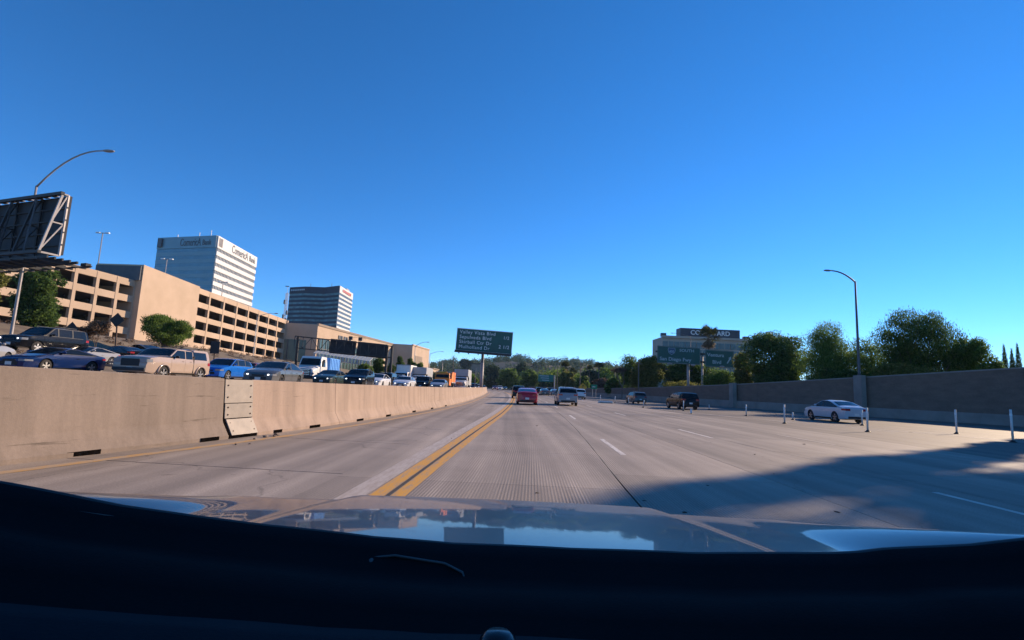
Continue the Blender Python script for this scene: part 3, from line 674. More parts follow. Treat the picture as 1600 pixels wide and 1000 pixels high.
# ---- big guide sign on a single post over the median
sg = thing('guide_sign', 'large green destination sign on a single post above the median barrier', 'sign', (-4.6, 85, .9))
SW, SH = 9.35, 3.75
pan = MB().box((0, 0, 0), (SW, .14, SH)).build('panel', 'sign_green', sg, bevel=.03); pan.location = (.15, 0, 7.95); pan.rotation_euler = (0, math.radians(2.2), 0)
def on_panel(body, size, x, z, align='LEFT', sx=1.0): return text(body, size, 'sign_white', pan, (x, -.085, z), (math.pi / 2, 0, 0), align=align, sx=sx, bold=0.0, spc=1.12)
for body, z in (('Valley Vista Blvd', 1.02), ('Sepulveda Blvd', .20), ('Skirball Ctr Dr', -.62), ('Mulholland Dr', -1.44)): on_panel(body, .80, -SW / 2 + .5, z, sx=.98)
on_panel('1/2', .74, SW / 2 - .55, .55, 'RIGHT'); on_panel('2 1/2', .78, SW / 2 - .45, -1.0, 'RIGHT')
fr = MB()
for (a, b) in (((-SW / 2, -SH / 2), (SW / 2, -SH / 2)), ((-SW / 2, SH / 2), (SW / 2, SH / 2)), ((-SW / 2, -SH / 2), (-SW / 2, SH / 2)), ((SW / 2, -SH / 2), (SW / 2, SH / 2))):
    fr.bar((a[0] * .985, -.078, a[1] * .965), (b[0] * .985, -.078, b[1] * .965), .02, t2=.07)
fr.build('border', 'sign_white', pan)
MB().box((0, -.55, -SH / 2 - .28), (SW + .1, .9, .10)).build('walkway', 'dark_steel', pan)
MB().box((0, -.96, -SH / 2 - .12), (SW, .06, .28)).build('light_rail', 'dark_steel', pan)
for k in range(6): MB().box((-4 + k * 1.6, -.5, -SH / 2 - .42), (.12, 1.0, .18)).build('bracket', 'dark_steel', pan)
MB().tube([(0, .35, -.9), (0, .35, 7.9)], .24, 12).build('post', 'galv_dark', sg, smooth=True)
MB().tube([(-.02, .32, -.9), (-.02, .32, 4.4)], .27, 12).build('post_sleeve', 'steel_grey', sg, smooth=True)
MB().box((0, .35, 7.9), (6.5, .25, .25), R=Matrix.Rotation(math.radians(2.2), 3, 'Y')).build('cross_beam', 'dark_steel', sg)
pp = thing('utility_post', 'thin pale post standing just left of the destination sign post', 'post', (-5.75, 86, .6))
MB().tube([(0, 0, 0), (.1, 0, 3.8)], .07, 6).build('pole', 'steel_grey', pp)

# ---- pair of exit signs on a butterfly post behind the wall
es = thing('exit_sign', 'pair of green exit signs with route shield and arrow above the right wall', 'sign', (33.9, 95.6, .0))
def exit_panel(px0, px1, pyt, pyb, tilt):
    a, b, c = at(px0, pyt, 95), at(px1, pyt + (px1 - px0) * .05, 95), at(px0, pyb, 95); w_, h_ = (b - a).length, (a - c).length
    p = MB().box((0, 0, 0), (w_, .12, h_)).build('panel', 'sign_green', es, bevel=.05); p.location = Vector(((a.x + b.x) / 2, 95, (a.z + b.z) / 2 - h_ / 2)) - es.location; p.rotation_euler = (0, math.radians(tilt), 0)
    f = MB()
    for s in (-1, 1):
        f.bar((-w_ / 2 * .975, -.068, s * h_ / 2 * .93), (w_ / 2 * .975, -.068, s * h_ / 2 * .93), .02, t2=.06); f.bar((s * w_ / 2 * .975, -.068, -h_ / 2 * .93), (s * w_ / 2 * .975, -.068, h_ / 2 * .93), .02, t2=.06)
    f.build('border', 'steel_grey', p)
    return p, w_, h_
pa, wa, ha = exit_panel(1027, 1094, 540, 567, .8)
mat('sign_dim', (.36, .44, .46), .5, var=.08)
text('SOUTH', .72, 'sign_dim', pa, (.1, -.075, .70), (math.pi / 2, 0, 0), sx=1.15, bold=.015)
text('San Diego Fwy', .92, 'sign_dim', pa, (-wa / 2 + .45, -.075, -1.08), (math.pi / 2, 0, 0), sx=1.06, bold=.015)
sh = [(-.62, .62), (-.2, .55), (.2, .55), (.62, .62), (.72, .2), (.55, -.35), (0, -.72), (-.55, -.35), (-.72, .2)]
mat('shield_blue', (.02, .07, .16), .5, var=.05)
for s, y, m in ((1.0, -.08, 'sign_dim'), (.88, -.095, 'shield_blue')):
    me = MB().add([(x * s - 1.35, y, z * s + .72) for x, z in sh], [tuple(range(len(sh)))]).build('route_shield', m, pa)
text('405', .6, 'sign_dim', pa, (-1.35, -.11, .42), (math.pi / 2, 0, 0), align='CENTER', bold=.02)
pb, wb_, hb = exit_panel(1102, 1146, 546, 573, .8)
text('Ventura', .9, 'sign_dim', pb, (-wb_ / 2 + .3, -.075, .35), (math.pi / 2, 0, 0), sx=1.08, bold=.015)
text('Blvd', .9, 'sign_dim', pb, (-1.35, -.075, -.95), (math.pi / 2, 0, 0), sx=1.08, bold=.015)
ar = MB(); ar.add([(x, -.08, z) for x, z in ((1.32, -.75), (1.5, -.85), (2.0, .0), (2.16, -.1), (2.12, .52), (1.62, .22), (1.8, .12))], [(0, 1, 2, 6), (3, 4, 5)]); ar.build('arrow', 'sign_dim', pb)
for x in (-4.6, 0.0, 5.2): 
    MB().box((x, 1.0 - .6, 6.0), (.25, .9, .25)).build('lamp_arm', 'dark_steel', es)
lx = [at(px, 572, 95.8).x - es.location.x for px in (1076, 1098)]
MB().tube([(lx[0], .5, 0), (lx[0], .5, 9.2)], .26, 10).build('post', 'steel_grey', es, smooth=True)
MB().tube([(lx[1], .5, 0), (lx[1], .5, 9.2)], .2, 10).build('post', 'steel_grey', es, smooth=True)
for z in (7.7, 9.2): MB().box((.4, .32, z), (14.2, .25, .3), R=Matrix.Rotation(math.radians(.8), 3, 'Y')).build('beam', 'dark_steel', es)
for px in (1046, 1083, 1128): 
    q = at(px, 567 + (px - 1027) * .06, 94.4) - es.location; MB().ell((q.x, q.y, q.z), (.5, .3, .22), 8, 5).build('floodlight', 'steel_grey', es, smooth=True)

# ---- far signs down the road
fs = thing('far_guide_sign', 'small distant green guide sign over the far lanes below the hill', 'sign', at(866, 612, 175))
a, b, c = at(841, 585, 175), at(865, 587, 175), at(841, 596, 175)
o = MB().box((0, 0, 0), (b.x - a.x, .15, a.z - c.z)).build('panel', 'sign_far_green', fs); o.location = Vector(((a.x + b.x) / 2, 175, (a.z + c.z) / 2)) - fs.location
for k in range(3): MB().box((-.6 + .25 * k, -.09, .75 - k * .7), (3.2 - .4 * k, .03, .22)).build('lettering', 'sign_dim', o)
MB().tube([(0, .4, 0), (0, .4, 5.5)], .2, 8).build('post', 'galv', fs)
ys_ = thing('warning_sign', 'yellow diamond warning sign with black symbol beside the far right lanes', 'sign', at(910, 620, 112))
c = at(910.5, 605, 112) - ys_.location; r = .95
MB().add([(c.x + x, c.y - .03 * k, c.z + z) for k in (0, 1) for x, z in ((0, -r), (r, 0), (0, r), (-r, 0))], [(3, 2, 1, 0), (4, 5, 6, 7), (0, 1, 5, 4), (1, 2, 6, 5), (2, 3, 7, 6), (3, 0, 4, 7)]).build('panel', 'sign_yellow', ys_)
sy = MB(); sy.ell((c.x + .05, c.y - .05, c.z + .42), (.14, .02, .14), 8, 4); sy.bar((c.x, c.y - .05, c.z + .28), (c.x - .08, c.y - .05, c.z - .1), .24, t2=.02); sy.bar((c.x - .08, c.y - .05, c.z - .1), (c.x + .2, c.y - .05, c.z - .5), .13, t2=.02); sy.bar((c.x - .08, c.y - .05, c.z - .1), (c.x - .3, c.y - .05, c.z - .45), .13, t2=.02); sy.bar((c.x - .02, c.y - .05, c.z + .2), (c.x + .32, c.y - .05, c.z + .02), .1, t2=.02)
sy.build('symbol', 'black', ys_); MB().tube([(0, .03, -.5), (0, .03, c.z)], .05, 6).build('post', 'galv', ys_)
y2 = thing('warning_sign', 'tiny far yellow diamond sign between the red sedan and the silver sport utility', 'sign', at(855, 614, 165)); c = at(855, 608, 165) - y2.location; r = .75
MB().add([(c.x + x, c.y - .03 * k, c.z + z) for k in (0, 1) for x, z in ((0, -r), (r, 0), (0, r), (-r, 0))], [(3, 2, 1, 0), (4, 5, 6, 7), (0, 1, 5, 4), (1, 2, 6, 5), (2, 3, 7, 6), (3, 0, 4, 7)]).build('panel', 'sign_yellow', y2)
MB().tube([(0, .03, -.5), (0, .03, c.z)], .05, 6).build('post', 'galv', y2)
g2 = thing('exit_marker', 'small bright green marker sign at the gore beyond the silver sport utility', 'sign', at(928, 622, 118)); c = at(928.5, 604.5, 118) - g2.location
mat('sign_bright_green', (.01, .25, .12), .5, var=.08)
MB().box((c.x, c.y, c.z), (1.35, .06, 1.0)).build('panel', 'sign_bright_green', g2, bevel=.02); MB().box((c.x - .1, c.y - .04, c.z), (.7, .02, .14)).build('lettering', 'sign_white', g2)
for s in (-.4, .4): MB().tube([(c.x + s, .05, -.6), (c.x + s, .05, c.z)], .05, 6).build('post', 'galv', g2)

# ---- street lamps with curved mast arms
def lamp(label, base, ztop, dx, dz, dy=0.0, r=.13, m='galv_dark', group='freeway lamps'):
    t = thing('street_lamp', label, 'street lamp', base, group=group); h = ztop - base[2]
    MB().tube([(0, 0, 0), (0, 0, .5), (0, 0, h * .5), (0, 0, h)], [r * 1.5, r, r * .85, r * .65], 8).build('pole', m, t, smooth=True)
    pts = []
    for i in range(9):
        s = i / 8; pts.append((dx * s, dy * s, h - .1 + dz * (1 - (1 - s) ** 2.1)))
    MB().tube(pts, [r * .62 - .02 * i / 8 for i in range(9)], 6).build('mast_arm', m, t, smooth=True)
    e = Vector(pts[-1]); sg_ = 1 if dx > 0 else -1
    MB().ell(e + Vector((sg_ * .35, 0, .0)), (.48, .17, .11), 10, 6).build('lamp_head', 'steel_grey', t, smooth=True)
    return t
b = at(1343, 640, 59); lamp('tall street lamp standing on the right retaining wall by the white sedan', (wal(55.6) - .3, 55.6, WT(55.6)), at(1345, 440, 55.6).z, at(1302, 423, 55.6).x - at(1345, 440, 55.6).x + .35, 1.2, r=.14)
q = at(10, 545, 38); tp = at(52, 290, 38); hd = at(146, 233, 38)
lamp('tall street lamp rising behind the billboard at the far left', (at(35, 420, 38).x, 38, 2.3), tp.z, hd.x - tp.x + .6, hd.z - tp.z, r=.11, m='steel_grey')
for px, pyb, pyt, Y, hx, lab in ((649, 600, 541, 150, 667, 'slim street lamp in front of the tan block, nearest of the distant left row'), (672, 600, 553, 190, 690, 'thin far street lamp right of the tan block, second of the distant left row'), (692, 600, 564, 250, 712, 'thinnest street lamp against the hill, last of the distant left row')):
    bq, tq = at(px, pyb, Y), at(px, pyt, Y); hq = at(hx, pyt - (7 if Y < 170 else 4), Y); lamp(lab, (tq.x, Y, 0), tq.z, hq.x - tq.x, hq.z - tq.z, r=.13, m='galv')
bq = at(1077, 600, 165); tq = at(1079, 526, 165); hq = at(1052, 520, 165); lamp('street lamp reaching left across the hotel roof panel', (tq.x, 165, 1.5), tq.z, hq.x - tq.x, hq.z - tq.z, r=.13)
tq = at(961, 574, 140); hq = at(946, 567, 140); lamp('street lamp leaning out of the bare tree left of the exit signs', (tq.x, 140, 0), tq.z, hq.x - tq.x, hq.z - tq.z, r=.11)
tq = at(449, 500, 120); hq = at(425, 488, 120); lamp('thin street lamp in front of the right wing of the parking structure', (at(395, 560, 110).x, 110, 4), at(398, 494, 110).z, at(425, 488, 110).x - at(398, 494, 110).x, .9, r=.1, m='galv')
for px, pyt, pyb, Y, lab in ((158, 364, 408, 100, 'twin headed lamp on the roof of the left garage wing'), (262, 405, 428, 112, 'twin headed lamp on the roof of the garage stair block'), (350, 441, 465, 128, 'twin headed lamp on the roof of the right garage wing')):
    t = thing('roof_lamp', lab, 'lamp', at(px - 4, pyb, Y), group='lamps on the garage roof'); h = at(px, pyt, Y).z - t.location.z; dx = 0
    MB().tube([(0, 0, -2), (dx, 0, h)], .10, 6).build('pole', 'steel_grey', t)
    MB().box((dx, 0, h), (1.8, .14, .12)).build('cross_arm', 'steel_grey', t)
    for s in (-1, 1): MB().box((dx + s * .95, 0, h + .05), (.75, .4, .2)).build('lamp_head', 'sign_white', t)

# ---- delineator posts of the gore
def delineator(x, y, h, label, r=.045, lean=0.0):
    t = thing('delineator_post', label, 'post', (x, y, 0), group='white flexible posts of the gore'); t.rotation_euler = (0, lean, 0)
    MB().tube([(0, 0, .05), (0, 0, h)], r, 10).build('tube', 'white_post', t, smooth=True)
    MB().lathe([(0, 0), (.13, 0), (.13, .02), (.085, .05), (.06, .09), (0, .09)], n=12).build('base', 'black', t)
    MB().lathe([(r + .004, h - .28), (r + .004, h - .18)], n=10).build('reflective_band', 'sign_white', t)
def gpt(px, py):
    d = fw * FPX + rt * (px - 800) + up * (500 - py); return CAM + d * (-CAM_H / d.z)
for px, py, top, lab in ((1356, 675, 637, 'white post standing closest to the rear bumper of the white sedan'), (1347.5, 665, 641, 'white post half hidden against the trunk of the white sedan'), (1226, 662, 632, 'white post standing clear to the left of the white sedan'),
                         (1495, 678, 640, 'white post with a painted bar at its foot right of the white sedan'), (1583, 691, 640, 'white post at the right edge in the near shadow'), (1239, 656, 644, 'short faint post just left of the white sedan front'),
                         (1166, 650, 632, 'white post standing in the wall shadow right of the dark sport utility'), (1108, 640, 632, 'short post by the wall right of the dark sport utility'), (1068, 642, 626, 'white post in front of the dark sport utility'),
                         (1005, 637, 625, 'leaning white post right of the far grey hatchback'), (982, 632, 621, 'white post in front of the far grey hatchback'), (961, 630, 619, 'white post left of the far grey hatchback'), (938, 628, 617, 'far white post by the concrete curb island')):
    g_ = gpt(px, py); d = (Vector((g_.x, g_.y, 0))).length
    delineator(g_.x, g_.y, at(px, top, g_.y).z, lab, lean=.12 if px == 1005 else 0.0)
t = thing('post_stub', 'short broken white post stub on the exit lane line', 'post', gpt(1080, 646)); MB().tube([(0, 0, 0), (0, 0, .35)], .08, 8).build('tube', 'sign_white', t); MB().lathe([(0, 0), (.13, 0), (.1, .04), (0, .05)], n=10).build('base', 'black', t)
q = gpt(946, 630)
ci = thing('curb_island', 'low white concrete curb block on the gore left of the grey hatchback', 'curb', (q.x, q.y, 0)); MB().box((0, 0, .14), (1.9, .4, .26), taper=.9).build('block', 'white_post', ci, bevel=.04); MB().box((0, -.21, .05), (1.6, .03, .1)).build('foot', 'wall_base', ci)

# ---- billboard seen from behind, far left
B0 = at(62, 372, 34.0)
bb = thing('billboard', 'dark back of a large steel framed billboard with catwalk at the far left', 'billboard', (B0.x, B0.y, 9.3)); bb.rotation_euler = (0, 0, 0)
ang = math.radians(180 - 20); dv = Vector((math.cos(ang), math.sin(ang), 0)); nb_ = Vector((dv.y, -dv.x, 0)) * 1    # dv runs leftwards/away; nb_ = towards the far (advert) side
if nb_.y < 0: nb_ = -nb_
P_ = lambda s, o, z: dv * s + nb_ * o + Vector((0, 0, z))
LB, HB = 14.6, 4.3
mb = MB()
mb.add([P_(s, o, z) for s in (0, LB) for o in (1.35, 1.5) for z in (0, HB)], [(0, 1, 3, 2), (4, 6, 7, 5), (0, 4, 5, 1), (2, 3, 7, 6), (1, 5, 7, 3), (0, 2, 6, 4)]); mb.build('advert_panel', 'sign_back', bb)
for s in (.0, 2.9, 5.8, 8.7, 11.6, 14.5):
    f = MB(); f.bar(P_(s, .05, -.1), P_(s, .9, HB), .13); f.bar(P_(s, 1.25, -.1), P_(s, 1.25, HB), .12)
    f.bar(P_(s, .05, -.1), P_(s, 1.25, -.1), .12); f.bar(P_(s, .9, HB), P_(s, 1.25, HB), .1); f.bar(P_(s, .47, HB * .5), P_(s, 1.25, HB * .5), .09); f.bar(P_(s, .05, 0), P_(s, 1.2, HB * .5), .08); f.bar(P_(s, .47, HB * .5), P_(s, 1.22, HB), .08)
    f.build('end_frame' if s == 0 else 'brace_frame', 'steel_grey' if s == 0 else 'dark_steel', bb)
for s in (2.9, 5.8, 8.7, 11.6):
    f = MB(); f.bar(P_(s, .9, HB - .05), P_(s - 1.1, .1, 0), .1); f.build('diagonal_brace', 'galv_dark' if s == 2.9 else 'dark_steel', bb)
MB().bar(P_(-.1, .85, HB + .02), P_(LB, .85, HB + .02), .22).build('top_rail', 'dark_steel', bb)
MB().bar(P_(-.1, .05, -.1), P_(LB, .05, -.1), .2).build('bottom_rail', 'dark_steel', bb)
for k in range(4): MB().bar(P_(-.1, 1.28, .9 * k + .7), P_(LB, 1.28, .9 * k + .7), .09).build('stringer', 'dark_steel', bb)
for k in range(14): MB().box(P_(.5 + k * 1.0, 1.1, HB + .06), (.55, .55, .05), rz=ang).build('top_grating', 'steel_grey', bb)
cw = MB()
for k in range(5): cw.bar(P_(-.8, .2 + k * .45, -.45), P_(LB, .2 + k * .45, -.45), .1, t2=.18)
cw.build('catwalk', 'dark_steel', bb)
for k in range(10): MB().bar(P_(-.2 + k * 1.5, -.1, -.62), P_(-.2 + k * 1.5, 2.9, -.62), .14).build('catwalk_beam', 'dark_steel', bb)
for k in range(5): MB().box(P_(.2 + k * 2.9, 3.1, -.35), (.6, .35, .3), rz=ang).build('floodlight', 'dark_steel', bb)
MB().bar(P_(-.8, 2.9, -.5), P_(LB, 2.9, -.5), .1).build('outer_rail', 'dark_steel', bb)
MB().tube([P_(9.2, .9, -7.5), P_(9.2, .9, HB - .5)], .42, 14).build('column', 'dark_steel', bb, smooth=True)

# ---- sign gantry of the opposing side, seen from behind
ga0, ga1 = at(461, 525, 100), at(613, 541, 104); gt = thing('sign_gantry', 'dark lattice sign gantry seen from behind in front of the tan hall', 'gantry', (ga1.x, ga1.y, 1.0)); O_ = Vector(gt.location)
A, Bv = ga0 - O_, ga1 - O_; hz_ = 2.3; du = Vector((.0, .9, 0)); dz = Vector((0, 0, -hz_))
for off in (Vector(), du):
    MB().bar(A + off, Bv + off, .16).build('chord', 'dark_steel', gt); MB().bar(A + off + dz, Bv + off + dz, .16).build('chord', 'dark_steel', gt)
nseg = 12
for k in range(nseg + 1):
    p = A.lerp(Bv, k / nseg); MB().bar(p, p + dz, .09).build('strut', 'dark_steel', gt)
    if k < nseg:
        p2 = A.lerp(Bv, (k + 1) / nseg); MB().bar(p + (dz if k % 2 else Vector()), p2 + (Vector() if k % 2 else dz), .10).build('diagonal', 'dark_steel', gt); MB().bar(p, p2 + du, .07).build('top_lacing', 'dark_steel', gt)
for t0, t1 in ((.33, .60), (.615, .93)):
    p, p2 = A.lerp(Bv, t0), A.lerp(Bv, t1); c = (p + p2) / 2 + Vector((0, 1.35, -hz_ * .5)); d = p2 - p
    MB().box(c, (d.length, .1, 2.9), R=Matrix.Rotation(math.atan2(d.y, d.x), 3, 'Z') @ Matrix.Rotation(-math.atan2(d.z, d.xy.length), 3, 'Y')).build('sign_back', 'sign_back', gt)
for p in (A + Vector((.5, .45, 0)), Bv + Vector((-1.1, .45, 0)), Bv + Vector((-.1, .45, 0))): MB().tube([Vector((p.x, p.y, -1)), Vector((p.x, p.y, p.z))], .26, 8).build('column', 'dark_steel', gt)
for tq in (.56, .66): p = A.lerp(Bv, tq); MB().box(p + Vector((0, 0, .75)), (.7, .4, .7)).build('beacon', 'dark_steel', gt); MB().bar(p, p + Vector((0, 0, .5)), .1).build('beacon_stem', 'dark_steel', gt)
p = A.lerp(Bv, .52); p2 = A.lerp(Bv, .72); MB().tube([p + Vector((-.5, 0, .1)), p.lerp(p2, .4) + Vector((0, 0, 1.0)), p2 + Vector((0, 0, .9))], .03, 5).build('cable', 'dark_steel', gt)

# ---- awning of the hall
a, b = at(497, 547, 128), at(584, 560, 128); aw = thing('awning', 'pale striped awning with slatted valance in front of the hall entrance', 'awning', (a.x, 128, 2.5))
A, Bv = a - Vector(aw.location), b - Vector(aw.location); d = Bv - A; mat('awning_pale', (.42, .45, .44), .6, var=.1, scale=2)
for k in range(16):
    p, p2 = A.lerp(Bv, k / 16), A.lerp(Bv, (k + .8) / 16); MB().add([p, p2, p2 + Vector((0, -3, -1.0)), p + Vector((0, -3, -1.0)), p + Vector((0, 0, .12)), p2 + Vector((0, 0, .12)), p2 + Vector((0, -3, -.88)), p + Vector((0, -3, -.88))], [(0, 1, 2, 3), (7, 6, 5, 4), (0, 4, 5, 1), (1, 5, 6, 2), (2, 6, 7, 3), (3, 7, 4, 0)]).build('roof_sheet', 'awning_pale', aw)
    q = p + Vector((0, -3.05, -1.5)); MB().box(q + Vector((.35, 0, 0)), (.45, .08, .9)).build('valance_slat', 'awning_pale', aw)
MB().bar(A + Vector((0, -3.0, -1.95)), Bv + Vector((0, -3.0, -1.95)), .18).build('valance_rail', 'awning_pale', aw)
for k in (0, .5, 1): p = A.lerp(Bv, k) + Vector((0, -2.9, -1.0)); MB().tube([p, Vector((p.x, p.y, -1))], .1, 6).build('post', 'galv', aw)

# ---- roadside sign backs and guardrail on the left
def sign_back(px, py, Y, s, base_py, label, shape='diamond'):
    c = at(px, py, Y); b = at(px - 3, base_py, Y); t = thing('roadside_sign', label, 'sign', (b.x, Y, b.z - .8)); c = c - Vector(t.location)
    if shape == 'diamond': vs = [(c.x + x, c.y - .03 * k, c.z + z) for k in (0, 1) for x, z in ((0, -s), (s, 0), (0, s), (-s, 0))]
    else: vs = [(c.x + x, c.y - .03 * k, c.z + z) for k in (0, 1) for x, z in ((-s * .75, -s), (s * .75, -s), (s * .75, s), (-s * .75, s))]
    MB().add(vs, [(3, 2, 1, 0), (4, 5, 6, 7), (0, 1, 5, 4), (1, 2, 6, 5), (2, 3, 7, 6), (3, 0, 4, 7)]).build('panel', 'sign_back', t)
    MB().tube([(0, .04, 0), (c.x, .04, c.z)], .07, 6).build('post', 'rust', t)
sign_back(183, 500, 50, .72, 550, 'dark back of a diamond road sign in front of the garage stair block'); sign_back(112, 514, 48, .68, 548, 'dark back of a diamond road sign beside the dry shrub'); sign_back(336, 543, 60, .72, 572, 'dark back of a square road sign above the blue crossover', 'square')
a = at(142, 566, 36); gr_ = thing('guardrail', 'short pale steel guardrail between the blue coupe and the tan pickup', 'guardrail', (a.x, 36, a.z - .7))
for k in (0, 1): MB().box((.75, -.08, .55 + .22 * k), (2.9, .06, .16)).build('rail', 'wall_base', gr_, bevel=.02)
for x in (-.5, .75, 2.0): MB().box((x, 0, .2), (.15, .15, 1.2)).build('post', 'wall_base', gr_)

# ================================================================== vehicles
def gauss_smooth(v, k):
    if k < 1: return v
    w_ = np.exp(-.5 * (np.arange(-3 * k, 3 * k + 1) / k) ** 2); w_ /= w_.sum(); p = np.pad(v, 3 * k, mode='edge'); return np.convolve(p, w_, 'valid')
WHEELS = {}
def wheel_mesh(r, wd, dark=False):
    key = (round(r, 3), round(wd, 3), dark)
    if key in WHEELS: return WHEELS[key]
    t = MB().lathe([(r * .62, -wd * .42), (r * .66, -wd * .5), (r * .90, -wd * .5), (r, -wd * .36), (r, wd * .36), (r * .90, wd * .5), (r * .66, wd * .5), (r * .62, wd * .42), (r * .6, 0), (r * .62, -wd * .42)], axis='X', n=24)
    tm = t.mesh('wheel', ['rubber'], True, 40)
    q = MB().lathe([(0, wd * .30), (r * .60, wd * .26), (r * .63, wd * .44), (r * .66, wd * .45), (r * .66, -wd * .4)], axis='X', n=24, mi=1); 
    for k in range(5):
        a = 2 * math.pi * k / 5 + .3
        for da in (-.16, .16):
            q.bar((wd * .42, math.cos(a) * r * .08, math.sin(a) * r * .08), (wd * .42, math.cos(a + da) * r * .62, math.sin(a + da) * r * .62), r * .11, mi=0, t2=wd * .16)
    q.lathe([(0, wd * .50), (r * .13, wd * .49), (r * .15, wd * .36)], axis='X', n=10, mi=0)
    rm = q.mesh('rim', ['rim_dark' if dark else 'rim', 'black'], False)
    WHEELS[key] = (tm, rm); return WHEELS[key]

def make_car(S, paint, parent_name, label, cat='car', dark_rims=False, lit=False):
    """S: shape dictionary. Front is +Y, ground at z 0. Body is lofted from a side profile (roof line), a plan taper and a tumblehome."""
    t = thing(parent_name, label, cat)
    Lh, W, H, zb, R = S['L'] / 2, S['W'], max(p[1] for p in S['prof']), S.get('zb', .22), S['R']
    ysf = np.linspace(-Lh, Lh, 481); Tz = gauss_smooth(np.interp(ysf, [p[0] for p in S['prof']], [p[1] for p in S['prof']]), S.get('soft', 5))
    T = lambda y: float(np.interp(y, ysf, Tz))
    br, bf = S['belt']; belt = lambda y: br + (bf - br) * (y + Lh) / (2 * Lh)
    tum = S.get('tum', .21); tf, tr = S.get('taper', (.17, .11))
    def hw(y, z):
        e = max(0, (abs(y) - (Lh - .85)) / .85); pl = 1 - (tf if y > 0 else tr) * e ** 2.3
        b = belt(y)
        if z < b: f = float(np.interp((z - zb) / (b - zb), [0, .10, .30, .55, .72, .86, 1], [.90, .965, .985, 1.0, 1.0, .985, .972]))
        else: f = .972 - tum * min(1, (z - b) / (H - b)) ** 1.1
        return W / 2 * pl * f
    def zlow(y): e = max(0, (abs(y) - (Lh - .5)) / .5); return zb + .08 * e
    ed = S.get('edge', .05)
    def ring(y):
        t_ = T(y); z1 = t_ - ed; z0 = zlow(y); pts = []
        for i in range(13):
            z = z0 + (z1 - z0) * (i / 12); pts.append((hw(y, z), z))
        xe = hw(y, z1)
        for i in range(1, 8):
            x = xe * (1 - (i / 7) ** 1.6) if i < 7 else 0.0; u = x / xe
            pts.append((x, t_ - ed * u ** 6 - .012 * u * u))
        return pts
    st = sorted(set([round(v, 4) for v in list(np.linspace(-Lh, Lh, 44)) + [-Lh + .03, -Lh + .08, Lh - .03, Lh - .08, Lh - .14] + [p[0] for p in S['prof']]]))
    st = [st[0]] + [s for i, s in enumerate(st[1:]) if s - st[i] > .012]
    rows = []
    for y in st:
        r = ring(y); e = max(0, (abs(y) - (Lh - .06)) / .06); full = [(x, y, z) for x, z in r] + [(-x, y, z) for x, z in reversed(r[:-1])]
        rows.append(full)
    mb = MB(); mb.grid(rows); k = len(rows[0]); n = len(rows)
    for j in range(n - 1): mb.f.append((j * k, (j + 1) * k, (j + 1) * k + k - 1, j * k + k - 1)); mb.m.append(0)
    mb.f.append(tuple(range(k))); mb.m.append(0); mb.f.append(tuple(reversed([(n - 1) * k + i for i in range(k)]))); mb.m.append(0)
    me = mb.mesh('body', [paint, 'black'])
    bm = bmesh.new(); bm.from_mesh(me); bmesh.ops.recalc_face_normals(bm, faces=bm.faces); bm.to_mesh(me); bm.free()
    tmp = bpy.data.objects.new('tmp', me); COL.objects.link(tmp)
    wy = S['wheels']
    cuts = []
    for y in wy:
        for s in (-1, 1):
            c = MB().lathe([(0, -.22), (R + .055, -.22), (R + .055, .3), (0, .3)], (s * (W / 2 - .08), y, R + .01), 'X', 28, 0)
            cm = c.mesh('cut', ['black']); b2 = bmesh.new(); b2.from_mesh(cm); bmesh.ops.remove_doubles(b2, verts=b2.verts, dist=1e-4); bmesh.ops.recalc_face_normals(b2, faces=b2.faces); b2.to_mesh(cm); b2.free()
            co = bpy.data.objects.new('cut', cm); COL.objects.link(co); cuts.append(co)
            m_ = tmp.modifiers.new('b', 'BOOLEAN'); m_.operation = 'DIFFERENCE'; m_.object = co; m_.solver = 'EXACT'; m_.material_mode = 'TRANSFER'
    dg = bpy.context.evaluated_depsgraph_get(); bme = bpy.data.meshes.new_from_object(tmp.evaluated_get(dg)); bme.name = 'body'
    for c in cuts + [tmp]: bpy.data.objects.remove(c)
    bme.polygons.foreach_set('use_smooth', [True] * len(bme.polygons)); bme.set_sharp_from_angle(angle=math.radians(32))
    body = link('body', bme, t)
    # ---- helpers on the body surface
    yt = lambda z, front: (max if front else min)([y for y, zz in zip(ysf, Tz) if zz >= z] or [0])
    def side_patch(name, m, ya, yb, za, zb_, s, off, nz=5, ny=8, ins=True):
        rows = []
        for j in range(nz + 1):
            v = j / nz; z = za + (zb_ - za) * v; a, b = (ya(z) if callable(ya) else ya), (yb(z) if callable(yb) else yb); r = []
            for i in range(ny + 1):
                y = a + (b - a) * i / ny; r.append((s * (hw(y, z) + off), y, z))
            rows.append(r)
        return MB().grid(rows, flip=(s > 0)).build(name, m, t, smooth=True)
    def top_patch(name, m, ya, yb, inset, off, n=7):
        rows = []
        for j in range(n + 1):
            y = ya + (yb - ya) * j / n; t_ = T(y); dy = (T(y + .02) - T(y - .02)) / .04; nl = math.hypot(1, dy); xe = hw(y, t_ - ed) - inset; r = []
            for i in range(9):
                u = (i - 4) / 4; uu = u * xe / (xe + inset); r.append((u * xe, y - dy / nl * off, t_ - ed * abs(uu) ** 6 - .012 * uu * uu + off / nl))
            rows.append(r)
        return MB().grid(rows).build(name, m, t, smooth=True)
    # ---- glass
    zg0 = lambda: max(br, bf) + .035
    wy_ = S['wheels']
    zr = H - S.get('rail', .10)
    wsx = S['ws']; top_patch('windshield', 'car_glass', wsx[0], wsx[1], .07, .006)
    rwx = S['rw']
    if rwx: top_patch('rear_window', 'car_glass', rwx[0], rwx[1], .09, .006)
    fp, rp = S.get('pill', (.10, .16)); bp = S.get('bpil', [0.0]); ends = [None] + list(bp) + [None]
    rg = S.get('side_rear')
